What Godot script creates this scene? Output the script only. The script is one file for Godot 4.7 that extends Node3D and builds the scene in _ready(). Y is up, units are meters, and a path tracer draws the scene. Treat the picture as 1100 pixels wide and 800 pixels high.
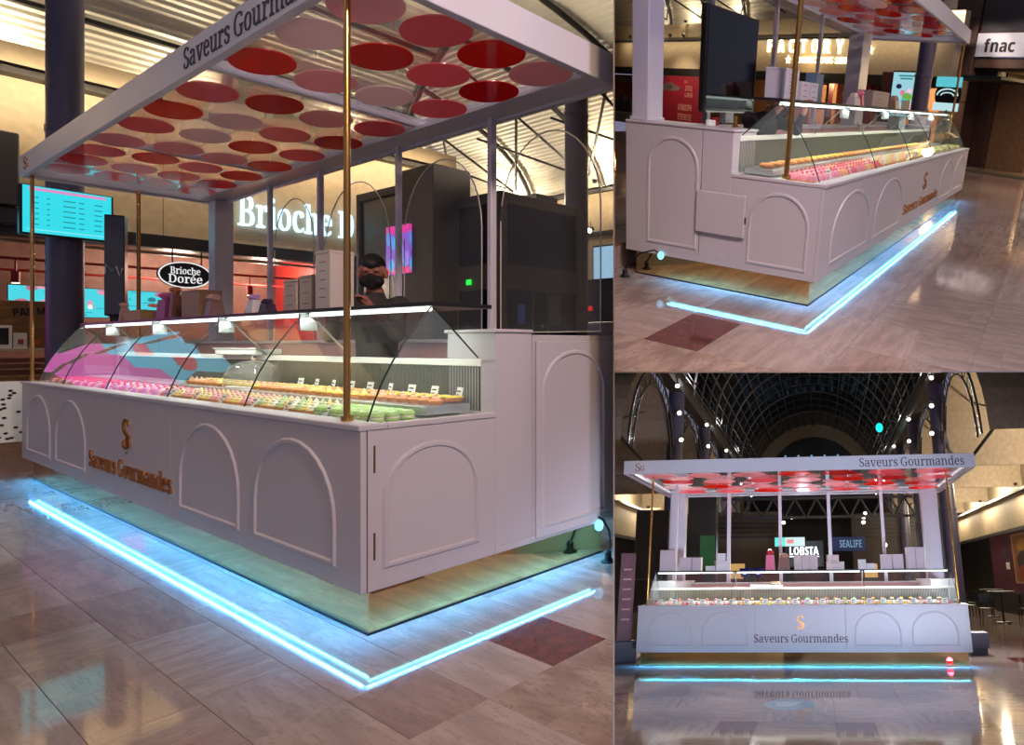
extends Node3D
# A pastry kiosk in a shopping arcade, shown as three rooms side by side, as the photograph's three views show it.
# Each room has its own floor, walls and lamps and is set down by a plain turn and shift; added partition walls part them.

const F := 700.0            # focal length in pixels of the 1100 x 800 frame
const CX := 820.0           # where the lens axis meets the frame
const CY := 370.0
const S1 := (659.5 - CX) / F      # slope of the upright partition
const S2 := -(399.5 - CY) / F     # slope of the level partition
const HALF := 0.005               # half thickness of the partitions

var RT := Transform3D.IDENTITY
var room := ""
var planes := []
var used := {}
var mats := {}
var rng := RandomNumberGenerator.new()
var serif: SystemFont
var sans: SystemFont
var mono: SystemFont

class MB:
	var v := PackedVector3Array()
	var n := PackedVector3Array()
	var u := PackedVector2Array()
	var c := PackedColorArray()
	var col := Color(1, 1, 1)
	func t3(a, b, d, na, nb, nd, ua = Vector2.ZERO, ub = Vector2.ZERO, ud = Vector2.ZERO):
		v.append(a); v.append(d); v.append(b)
		n.append(na); n.append(nd); n.append(nb)
		u.append(ua); u.append(ud); u.append(ub)
		for i in 3: c.append(col)
	func tri(a: Vector3, b: Vector3, d: Vector3):
		var k = (b - a).cross(d - a).normalized()
		t3(a, b, d, k, k, k)
	func quad(a: Vector3, b: Vector3, d: Vector3, e: Vector3):   # counterclockwise seen from outside
		var k = (d - a).cross(e - b).normalized()
		t3(a, b, d, k, k, k, Vector2(0, 1), Vector2(1, 1), Vector2(1, 0))
		t3(a, d, e, k, k, k, Vector2(0, 1), Vector2(1, 0), Vector2(0, 0))
	func hexa(p: Array):   # 8 corners: 0-3 bottom ring, 4-7 top ring, counterclockwise seen from above
		quad(p[3], p[2], p[1], p[0]); quad(p[4], p[5], p[6], p[7])
		for i in 4:
			var j = (i + 1) % 4
			quad(p[i], p[j], p[4 + j], p[4 + i])
	func bx(lo: Vector3, hi: Vector3, bev := 0.0, xf := Transform3D.IDENTITY):
		var a = Vector3(minf(lo.x, hi.x), minf(lo.y, hi.y), minf(lo.z, hi.z))
		var b = Vector3(maxf(lo.x, hi.x), maxf(lo.y, hi.y), maxf(lo.z, hi.z))
		bev = minf(bev, minf(b.x - a.x, minf(b.y - a.y, b.z - a.z)) * 0.45)
		if bev <= 0.0:
			hexa([xf * Vector3(a.x, a.y, b.z), xf * Vector3(b.x, a.y, b.z), xf * Vector3(b.x, a.y, a.z), xf * Vector3(a.x, a.y, a.z),
				xf * Vector3(a.x, b.y, b.z), xf * Vector3(b.x, b.y, b.z), xf * Vector3(b.x, b.y, a.z), xf * Vector3(a.x, b.y, a.z)])
			return
		var m = (a + b) / 2.0
		var h = (b - a) / 2.0
		for ax in 3:
			for s in [-1.0, 1.0]:
				var u1 = (ax + 1) % 3
				var u2 = (ax + 2) % 3
				var q = []
				for k in [[-1, -1], [1, -1], [1, 1], [-1, 1]]:
					var p = Vector3.ZERO
					p[ax] = s * h[ax]; p[u1] = k[0] * (h[u1] - bev); p[u2] = k[1] * (h[u2] - bev)
					q.append(xf * (m + p))
				if s > 0: quad(q[0], q[1], q[2], q[3])
				else: quad(q[3], q[2], q[1], q[0])
		for ax in 3:
			var u1 = (ax + 1) % 3
			var u2 = (ax + 2) % 3
			for s in [[1, 1], [-1, 1], [-1, -1], [1, -1]]:
				var q = []
				for k in [[-1, 0], [1, 0], [1, 1], [-1, 1]]:
					var p = Vector3.ZERO
					p[ax] = k[0] * (h[ax] - bev)
					p[u1] = s[0] * (h[u1] - (bev if k[1] == 1 else 0.0)); p[u2] = s[1] * (h[u2] - (0.0 if k[1] == 1 else bev))
					q.append(xf * (m + p))
				if s[0] * s[1] > 0: quad(q[0], q[1], q[2], q[3])
				else: quad(q[3], q[2], q[1], q[0])
		for sx in [-1, 1]:
			for sy in [-1, 1]:
				for sz in [-1, 1]:
					var s = Vector3(sx, sy, sz)
					var q = []
					for ax in 3:
						var p = Vector3.ZERO
						for k in 3: p[k] = s[k] * (h[k] - (0.0 if k == ax else bev))
						q.append(xf * (m + p))
					if sx * sy * sz > 0: tri(q[0], q[1], q[2])
					else: tri(q[2], q[1], q[0])
	func tube(pts: Array, r: float, seg := 8, caps := true, r_end := -1.0):
		var rings = []
		var nor = []
		var last = pts.size() - 1
		var up = Vector3.UP
		for i in pts.size():
			var d = (pts[mini(i + 1, last)] - pts[maxi(i - 1, 0)]).normalized()
			if i == 0: up = Vector3.RIGHT if absf(d.y) > 0.9 else Vector3.UP
			var x = up.cross(d).normalized()
			var y = d.cross(x).normalized()
			up = y
			var rr = r if r_end < 0 else lerpf(r, r_end, float(i) / last)
			var ring = []
			var nn = []
			for k in seg:
				var a = TAU * k / seg
				var o = x * cos(a) + y * sin(a)
				ring.append(pts[i] + o * rr); nn.append(o)
			rings.append(ring); nor.append(nn)
		for i in last:
			for k in seg:
				var j = (k + 1) % seg
				t3(rings[i][k], rings[i][j], rings[i + 1][j], nor[i][k], nor[i][j], nor[i + 1][j])
				t3(rings[i][k], rings[i + 1][j], rings[i + 1][k], nor[i][k], nor[i + 1][j], nor[i + 1][k])
		if caps:
			for k in range(1, seg - 1):
				tri(rings[0][0], rings[0][k + 1], rings[0][k])
				tri(rings[last][0], rings[last][k], rings[last][k + 1])
	func lathe(prof: Array, seg := 12, xf := Transform3D.IDENTITY, sx := 1.0, sz := 1.0):   # profile of Vector2(radius, height) from bottom to top
		for i in prof.size() - 1:
			var p = prof[i]
			var q = prof[i + 1]
			var e = (q - p).normalized()
			for k in seg:
				var a0 = TAU * k / seg
				var a1 = TAU * (k + 1) / seg
				var d0 = Vector3(cos(a0) * sx, 0, -sin(a0) * sz)
				var d1 = Vector3(cos(a1) * sx, 0, -sin(a1) * sz)
				var n0 = (xf.basis * (d0 * e.y + Vector3(0, -e.x, 0))).normalized()
				var n1 = (xf.basis * (d1 * e.y + Vector3(0, -e.x, 0))).normalized()
				var a = xf * (d0 * p.x + Vector3(0, p.y, 0))
				var b = xf * (d1 * p.x + Vector3(0, p.y, 0))
				var d = xf * (d1 * q.x + Vector3(0, q.y, 0))
				var f = xf * (d0 * q.x + Vector3(0, q.y, 0))
				if p.x > 1e-6: t3(a, b, d, n0, n1, n1)
				if q.x > 1e-6: t3(a, d, f, n0, n1, n0)
	func ext(poly: PackedVector2Array, z0: float, z1: float, xf := Transform3D.IDENTITY):   # polygon in xy drawn out along z
		if Geometry2D.is_polygon_clockwise(poly): poly.reverse()
		var t = Geometry2D.triangulate_polygon(poly)
		var k1 = (xf.basis * Vector3(0, 0, 1)).normalized()
		for i in range(0, t.size(), 3):
			var p = [poly[t[i]], poly[t[i + 1]], poly[t[i + 2]]]
			if (p[1] - p[0]).cross(p[2] - p[0]) < 0: p = [p[0], p[2], p[1]]
			var w = []
			var w0 = []
			for q in p:
				w.append(xf * Vector3(q.x, q.y, z1)); w0.append(xf * Vector3(q.x, q.y, z0))
			t3(w[0], w[1], w[2], k1, k1, k1)
			t3(w0[2], w0[1], w0[0], -k1, -k1, -k1)
		for i in poly.size():
			var a = poly[i]
			var b = poly[(i + 1) % poly.size()]
			quad(xf * Vector3(a.x, a.y, z0), xf * Vector3(b.x, b.y, z0), xf * Vector3(b.x, b.y, z1), xf * Vector3(a.x, a.y, z1))
	func ball(at: Vector3, r: Vector3, seg := 8, rows := 5, xf := Transform3D.IDENTITY):
		var pr = []
		for i in rows + 1:
			var a = -PI / 2 + PI * i / rows
			pr.append(Vector2(cos(a), sin(a) * r.y))
		lathe(pr, seg, xf * Transform3D(Basis.IDENTITY, at), r.x, r.z)

# ---------------------------------------------------------------- meshes and nodes
func clip_arrays(a: Array, xf: Transform3D) -> Array:
	var v: PackedVector3Array = a[Mesh.ARRAY_VERTEX]
	var n: PackedVector3Array = a[Mesh.ARRAY_NORMAL]
	var u = a[Mesh.ARRAY_TEX_UV]
	var c = a[Mesh.ARRAY_COLOR]
	if planes.is_empty(): return a
	var out_side = false
	for p in planes:
		for q in v:
			if p.distance_to(xf * q) < 0.0:
				out_side = true
				break
	if not out_side: return a
	var polys = []
	for i in range(0, v.size(), 3):
		var poly = []
		for k in 3:
			poly.append([v[i + k], n[i + k], u[i + k] if u else Vector2.ZERO, c[i + k] if c else Color.WHITE])
		for p in planes:
			var ds = []
			for q in poly: ds.append(p.distance_to(xf * q[0]))
			if ds.min() >= 0.0: continue
			var nx = []
			for k in poly.size():
				var j = (k + 1) % poly.size()
				if ds[k] >= 0.0: nx.append(poly[k])
				if (ds[k] >= 0.0) != (ds[j] >= 0.0):
					var t = ds[k] / (ds[k] - ds[j])
					var g = []
					for m in 4: g.append(poly[k][m].lerp(poly[j][m], t))
					nx.append(g)
			poly = nx
			if poly.is_empty(): break
		for k in range(1, poly.size() - 1):
			polys.append(poly[0]); polys.append(poly[k]); polys.append(poly[k + 1])
	v = PackedVector3Array(); n = PackedVector3Array()
	var uu = PackedVector2Array()
	var cc = PackedColorArray()
	for q in polys:
		v.append(q[0]); n.append(q[1]); uu.append(q[2]); cc.append(q[3])
	a[Mesh.ARRAY_VERTEX] = v; a[Mesh.ARRAY_NORMAL] = n; a[Mesh.ARRAY_TEX_UV] = uu; a[Mesh.ARRAY_COLOR] = cc
	return a

func arrays_of(mb: MB) -> Array:
	var a = []
	a.resize(Mesh.ARRAY_MAX)
	a[Mesh.ARRAY_VERTEX] = mb.v; a[Mesh.ARRAY_NORMAL] = mb.n; a[Mesh.ARRAY_TEX_UV] = mb.u; a[Mesh.ARRAY_COLOR] = mb.c
	return a

func mesh_of(mb: MB, m: Material) -> ArrayMesh:
	var am = ArrayMesh.new()
	am.add_surface_from_arrays(Mesh.PRIMITIVE_TRIANGLES, arrays_of(mb))
	am.surface_set_material(0, m)
	return am

func numbered(nm: String) -> String:
	if not used.has(nm):
		used[nm] = 0
		return nm
	used[nm] += 1
	return "%s_%03d" % [nm, used[nm]]

func tag(o, label, cat, group = ""):
	o.set_meta("label", label); o.set_meta("category", cat)
	if group: o.set_meta("group", group)
	return o

func thing(nm, label, cat, at = Vector3.ZERO, yaw = 0.0, group = "", pitch = 0.0):
	var o = Node3D.new()
	o.name = numbered(nm)
	add_child(o)
	o.transform = RT * Transform3D(Basis(Vector3.UP, yaw) * Basis(Vector3.RIGHT, pitch), at)
	return tag(o, label, cat, group)

func add_arrays(a: Array, nm: String, m: Material, par: Node, lab := ""):
	var o = MeshInstance3D.new()
	if par == self:
		o.name = numbered(nm); add_child(o); o.transform = RT
	else:
		o.name = nm; par.add_child(o, true)
	a = clip_arrays(a, o.global_transform)
	if a[Mesh.ARRAY_VERTEX].is_empty():
		par.remove_child(o); o.free()
		return null
	var am = ArrayMesh.new()
	am.add_surface_from_arrays(Mesh.PRIMITIVE_TRIANGLES, a)
	am.surface_set_material(0, m)
	o.mesh = am
	if lab: o.set_meta("label", lab)
	return o

func part(mb: MB, nm: String, m: Material, par: Node, lab := ""):
	return add_arrays(arrays_of(mb), nm, m, par, lab)

func box(nm, m, par, lo, hi, bev = 0.0, lab = ""):
	var b = MB.new()
	b.bx(lo, hi, bev)
	return part(b, nm, m, par, lab)

func struct(o):
	if o: o.set_meta("kind", "structure")
	return o

func inside(p: Vector3, margin := 0.0) -> bool:   # a point of the room within its partitions
	for q in planes:
		if q.distance_to(RT * p) < margin: return false
	return true

func pix(p: Vector3) -> Vector3:   # frame position and depth of a point of the room, to sort floor tiles by size in view
	var q = RT * p
	if q.z > -0.3: return Vector3(-1e4, -1e4, 0.1)
	return Vector3(CX + F * q.x / -q.z, CY - F * q.y / -q.z, -q.z)

func text(s: String, font: Font, width: float, depth: float, m: Material, par: Node, xf: Transform3D, nm := "lettering", tall := -1.0):
	var tm = TextMesh.new()
	tm.text = s; tm.font = font; tm.font_size = 48; tm.pixel_size = 0.01; tm.depth = 0.01; tm.curve_step = 3.0
	var a = tm.get_mesh_arrays()
	var v: PackedVector3Array = a[Mesh.ARRAY_VERTEX]
	if v.is_empty(): return null
	var lo = v[0]
	var hi = v[0]
	for q in v:
		lo = lo.min(q); hi = hi.max(q)
	var k = width / (hi.x - lo.x)
	var ky = k if tall < 0 else tall / (hi.y - lo.y)
	var mid = (lo + hi) / 2.0
	var b = MB.new()
	var idx = a[Mesh.ARRAY_INDEX]
	var nn: PackedVector3Array = a[Mesh.ARRAY_NORMAL]
	var ids = idx if idx else range(v.size())
	for i in ids:
		var p = v[i] - mid
		b.v.append(xf * Vector3(p.x * k, p.y * ky, p.z * depth / 0.01)); b.n.append((xf.basis * nn[i]).normalized()); b.u.append(Vector2.ZERO); b.c.append(Color.WHITE)
	return part(b, nm, m, par)

func lamp_omni(at: Vector3, col: Color, e: float, size := 0.1, par: Node = self):
	var l = OmniLight3D.new()
	l.name = "glow_light" if par != self else numbered("ceiling_glow")
	l.light_color = col; l.light_energy = e; l.light_size = size; l.omni_range = 60.0; l.omni_attenuation = 2.0; l.shadow_enabled = true
	par.add_child(l, true)
	l.global_position = RT * at
	return l

func lamp_spot(at: Vector3, to: Vector3, col: Color, e: float, angle: float, size: float, par: Node):
	var l = SpotLight3D.new()
	l.name = "spot_light"
	l.light_color = col; l.light_energy = e; l.light_size = size; l.spot_range = 60.0; l.spot_attenuation = 2.0; l.spot_angle = angle; l.spot_angle_attenuation = 0.6; l.shadow_enabled = true
	par.add_child(l, true)
	var a = RT * at
	var b = RT * to
	l.global_transform = Transform3D(Basis.looking_at(b - a, Vector3.RIGHT if absf((b - a).normalized().y) > 0.95 else Vector3.UP), a)
	return l

func lamp_area(at: Vector3, dir: Vector3, along: Vector3, size: Vector2, col: Color, e: float, par: Node):
	var l = AreaLight3D.new()
	l.name = "area_light"
	l.area_size = size; l.light_color = col; l.light_energy = e; l.area_range = 60.0; l.area_attenuation = 2.0; l.shadow_enabled = true
	par.add_child(l, true)
	var z = -(RT.basis * dir).normalized()
	var x = (RT.basis * along).normalized()
	l.global_transform = Transform3D(Basis(x, z.cross(x), z), RT * at)
	return l

# ---------------------------------------------------------------- materials
func mat(key: String, col: Color, rough := 0.5, metal := 0.0) -> StandardMaterial3D:
	if mats.has(key): return mats[key]
	var m = StandardMaterial3D.new()
	m.albedo_color = col; m.roughness = rough; m.metallic = metal
	mats[key] = m
	return m

func glow(key: String, col: Color, e: float) -> StandardMaterial3D:
	if mats.has(key): return mats[key]
	var m = mat(key, col * 0.5, 0.4)
	m.emission_enabled = true; m.emission = col; m.emission_energy_multiplier = e
	return m

func glass(key: String, col: Color, alpha: float) -> StandardMaterial3D:
	if mats.has(key): return mats[key]
	var m = mat(key, Color(col.r, col.g, col.b, alpha), 0.02)
	m.transparency = BaseMaterial3D.TRANSPARENCY_ALPHA
	m.cull_mode = BaseMaterial3D.CULL_DISABLED
	return m

func marble(seed_: int, light: Color, dark: Color, vein: Color, sx: float, sy: float) -> StandardMaterial3D:
	var nz = FastNoiseLite.new()
	nz.seed = seed_; nz.frequency = 0.02; nz.fractal_octaves = 5; nz.domain_warp_enabled = true; nz.domain_warp_amplitude = 22.0; nz.domain_warp_frequency = 0.02
	var w = 160
	var im = Image.create(w, w, false, Image.FORMAT_RGB8)
	for y in w:
		for x in w:
			var t = nz.get_noise_2d(x * sx, y * sy) * 0.5 + 0.5
			var f = nz.get_noise_2d(x * sx * 2.0 + 500.0, y * sy * 2.3)
			var s = clampf((t - 0.3) * 2.2, 0, 1)
			var k = light.lerp(dark, s)
			k = k.lerp(vein, clampf(1.0 - absf(f) * 11.0, 0, 1) * 0.55)
			im.set_pixel(x, y, k)
	im.generate_mipmaps()
	var m = StandardMaterial3D.new()
	m.albedo_texture = ImageTexture.create_from_image(im)
	m.uv1_triplanar = true; m.uv1_scale = Vector3(1.1, 1.1, 1.1)
	m.uv1_offset = Vector3(seed_ * 0.37, 0, seed_ * 0.21)
	m.roughness = 0.06
	m.metallic_specular = 0.5
	return m

func noisy(key: String, a: Color, b: Color, rough: float, freq := 0.03, scale := 1.0, stretch := 1.0) -> StandardMaterial3D:   # two tones of paint, plaster or wood in soft patches
	if mats.has(key): return mats[key]
	var nz = FastNoiseLite.new()
	nz.seed = key.hash() % 1000; nz.frequency = freq; nz.fractal_octaves = 4
	var im = Image.create(128, 128, false, Image.FORMAT_RGB8)
	for y in 128:
		for x in 128:
			im.set_pixel(x, y, a.lerp(b, clampf(nz.get_noise_2d(x, y * stretch) + 0.5, 0, 1)))
	var m = StandardMaterial3D.new()
	m.albedo_texture = ImageTexture.create_from_image(im)
	m.uv1_triplanar = true; m.uv1_scale = Vector3.ONE * scale
	m.roughness = rough
	mats[key] = m
	return m

func printed(key: String, w: int, h: int, draw: Callable, e := 0.0, rough := 0.4) -> StandardMaterial3D:   # flat print or a screen's picture
	if mats.has(key): return mats[key]
	var im = Image.create(w, h, false, Image.FORMAT_RGB8)
	draw.call(im)
	var t = ImageTexture.create_from_image(im)
	var m = StandardMaterial3D.new()
	m.albedo_texture = t; m.roughness = rough
	if e > 0:
		m.albedo_color = Color(0.25, 0.25, 0.25)
		m.emission_enabled = true; m.emission_texture = t; m.emission = Color(1, 1, 1); m.emission_operator = BaseMaterial3D.EMISSION_OP_MULTIPLY; m.emission_energy_multiplier = e
	mats[key] = m
	return m

func ellipse(im: Image, cx: float, cy: float, rx: float, ry: float, col: Color):
	for y in range(maxi(0, int(cy - ry)), mini(im.get_height(), int(cy + ry) + 1)):
		for x in range(maxi(0, int(cx - rx)), mini(im.get_width(), int(cx + rx) + 1)):
			if pow((x - cx) / rx, 2) + pow((y - cy) / ry, 2) <= 1.0: im.set_pixel(x, y, col)

func panel(nm, m, par, a: Vector3, b: Vector3, c: Vector3, d: Vector3, lab = ""):   # flat print: corners bottom-left, bottom-right, top-right, top-left
	var k = MB.new()
	k.quad(a, b, c, d)
	return part(k, nm, m, par, lab)

# ---------------------------------------------------------------- the kiosk
const TOP := 1.11
const BOT := 0.25
const VIEW := {"L": "large left view", "T": "upper right view", "B": "lower right view"}

func arch_outline(w: float, h: float, seg := 14) -> Array:   # bottom-left, up, round, down to bottom-right; flat bottom at y 0
	var p = [Vector2(-w / 2, 0)]
	var r = w / 2
	var ry = minf(r, h * 0.62)
	for i in seg + 1:
		var a = PI - PI * i / seg
		p.append(Vector2(cos(a) * r, h - ry + sin(a) * ry))
	p.append(Vector2(w / 2, 0))
	return p

func arch_moulding(par: Node, xf: Transform3D, w: float, h: float, m: Material, band := 0.035, deep := 0.011):
	var o = arch_outline(w, h)
	var i2 = arch_outline(w - 2 * band, h - band)
	for k in i2.size():
		if k == 0 or k == i2.size() - 1: i2[k].y = band
	var mb = MB.new()
	var cnt = o.size()
	for k in cnt:
		var j = (k + 1) % cnt
		var a = o[k]
		var b = o[j]
		var c = i2[j]
		var d = i2[k]
		var ma = a.lerp(d, 0.5)
		var mc = b.lerp(c, 0.5)
		var A = xf * Vector3(a.x, a.y, 0)
		var B2 = xf * Vector3(b.x, b.y, 0)
		var C = xf * Vector3(c.x, c.y, 0)
		var D = xf * Vector3(d.x, d.y, 0)
		var m0 = xf * Vector3(a.x * 0.72 + d.x * 0.28, a.y * 0.72 + d.y * 0.28, deep)
		var m1 = xf * Vector3(b.x * 0.72 + c.x * 0.28, b.y * 0.72 + c.y * 0.28, deep)
		var m2 = xf * Vector3(ma.x * 0.5 + d.x * 0.5, ma.y * 0.5 + d.y * 0.5, deep)
		var m3 = xf * Vector3(mc.x * 0.5 + c.x * 0.5, mc.y * 0.5 + c.y * 0.5, deep)
		mb.quad(B2, A, m0, m1); mb.quad(m1, m0, m2, m3); mb.quad(m3, m2, D, C)
	return part(mb, "arch_moulding", m, par)

func pastry_mesh(kind: String, col: Color) -> ArrayMesh:
	var mb = MB.new()
	var m = mat("pastry", Color.WHITE, 0.35)
	m.vertex_color_use_as_albedo = true
	var c = col.srgb_to_linear()
	var crust = Color(0.78, 0.5, 0.22).srgb_to_linear()
	if kind == "macaron":
		mb.col = c
		mb.lathe([Vector2(0.0, 0), Vector2(0.026, 0.001), Vector2(0.031, 0.008), Vector2(0.031, 0.014)], 10)
		mb.col = Color(0.95, 0.9, 0.8).srgb_to_linear()
		mb.lathe([Vector2(0.028, 0.014), Vector2(0.028, 0.022)], 10)
		mb.col = c
		mb.lathe([Vector2(0.031, 0.022), Vector2(0.032, 0.03), Vector2(0.026, 0.042), Vector2(0.014, 0.048), Vector2(0, 0.05)], 10)
	elif kind == "tart":
		mb.col = crust
		mb.lathe([Vector2(0, 0), Vector2(0.03, 0), Vector2(0.038, 0.022), Vector2(0.034, 0.022), Vector2(0.032, 0.018)], 10)
		mb.col = c
		mb.lathe([Vector2(0.033, 0.018), Vector2(0.027, 0.028), Vector2(0.02, 0.03)], 10)
		mb.col = c.lerp(Color.WHITE, 0.3)
		mb.lathe([Vector2(0.021, 0.029), Vector2(0.02, 0.038), Vector2(0.01, 0.044), Vector2(0.011, 0.05), Vector2(0, 0.062)], 8)
	elif kind == "eclair":
		mb.col = crust
		mb.ball(Vector3(0, 0.018, 0), Vector3(0.028, 0.018, 0.065), 10, 5)
		mb.col = c
		mb.ball(Vector3(0, 0.03, 0), Vector3(0.023, 0.014, 0.058), 10, 4)
	else:   # glazed dome on a biscuit
		mb.col = crust
		mb.lathe([Vector2(0, 0), Vector2(0.038, 0), Vector2(0.038, 0.008), Vector2(0.034, 0.01)], 10)
		mb.col = c
		mb.lathe([Vector2(0.035, 0.009), Vector2(0.034, 0.022), Vector2(0.026, 0.036), Vector2(0.012, 0.044), Vector2(0, 0.046)], 10)
		mb.col = Color(0.9, 0.15, 0.12).srgb_to_linear()
		mb.ball(Vector3(0, 0.05, 0), Vector3(0.009, 0.009, 0.009), 6, 4)
	return mesh_of(mb, m)

func put_pastry(kind: String, cname: String, col: Color, at: Vector3, where: String, size := 1.0, row := "front row"):
	if not inside(at, 0.05): return
	var key = "mesh_" + kind + cname
	if not mats.has(key): mats[key] = pastry_mesh(kind, col)
	var o = MeshInstance3D.new()
	o.name = numbered({"macaron": "macaron", "tart": "tartlet", "eclair": "eclair", "dome": "dome_cake"}[kind])
	o.mesh = mats[key]
	add_child(o)
	o.transform = RT * Transform3D(Basis(Vector3.UP, rng.randf() * 0.4).scaled(Vector3.ONE * size), at)
	var word = {"macaron": "macaron", "tart": "piped tartlet", "eclair": "glazed eclair", "dome": "small domed cake"}[kind]
	var k = cname + " " + word + ", " + row + " " + where
	tag(o, k, "pastry", cname + " " + kind + " pastries, " + row + " " + where)

func price_tag(at: Vector3, where: String, k: int, lean := -0.35, size := 1.0):
	if not inside(at, 0.05): return
	var o = thing("price_tag", "small white price card " + ("on the rear step " if at.y > TOP + 0.03 else "at the front glass ") + where, "price tag", at, rng.randf_range(-0.2, 0.2), "price cards " + ("on the rear step " if at.y > TOP + 0.03 else "at the front glass ") + where, lean)
	var m = mat("card", Color(0.93, 0.93, 0.9), 0.6)
	box("card", m, o, Vector3(-0.035, 0.012, -0.002) * size, Vector3(0.035, 0.085, 0.002) * size)
	box("foot", mat("clear_plastic", Color(0.8, 0.82, 0.82), 0.2), o, Vector3(-0.02, 0, -0.012) * size, Vector3(0.02, 0.014, 0.012) * size)
	var b = MB.new()
	for i in 2: b.bx(Vector3(-0.025, 0.058 - i * 0.022, 0.002) * size, Vector3(0.02 - i * 0.015, 0.066 - i * 0.022, 0.003) * size)
	part(b, "print", mat("ink", Color(0.15, 0.14, 0.14), 0.7), o)

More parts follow.
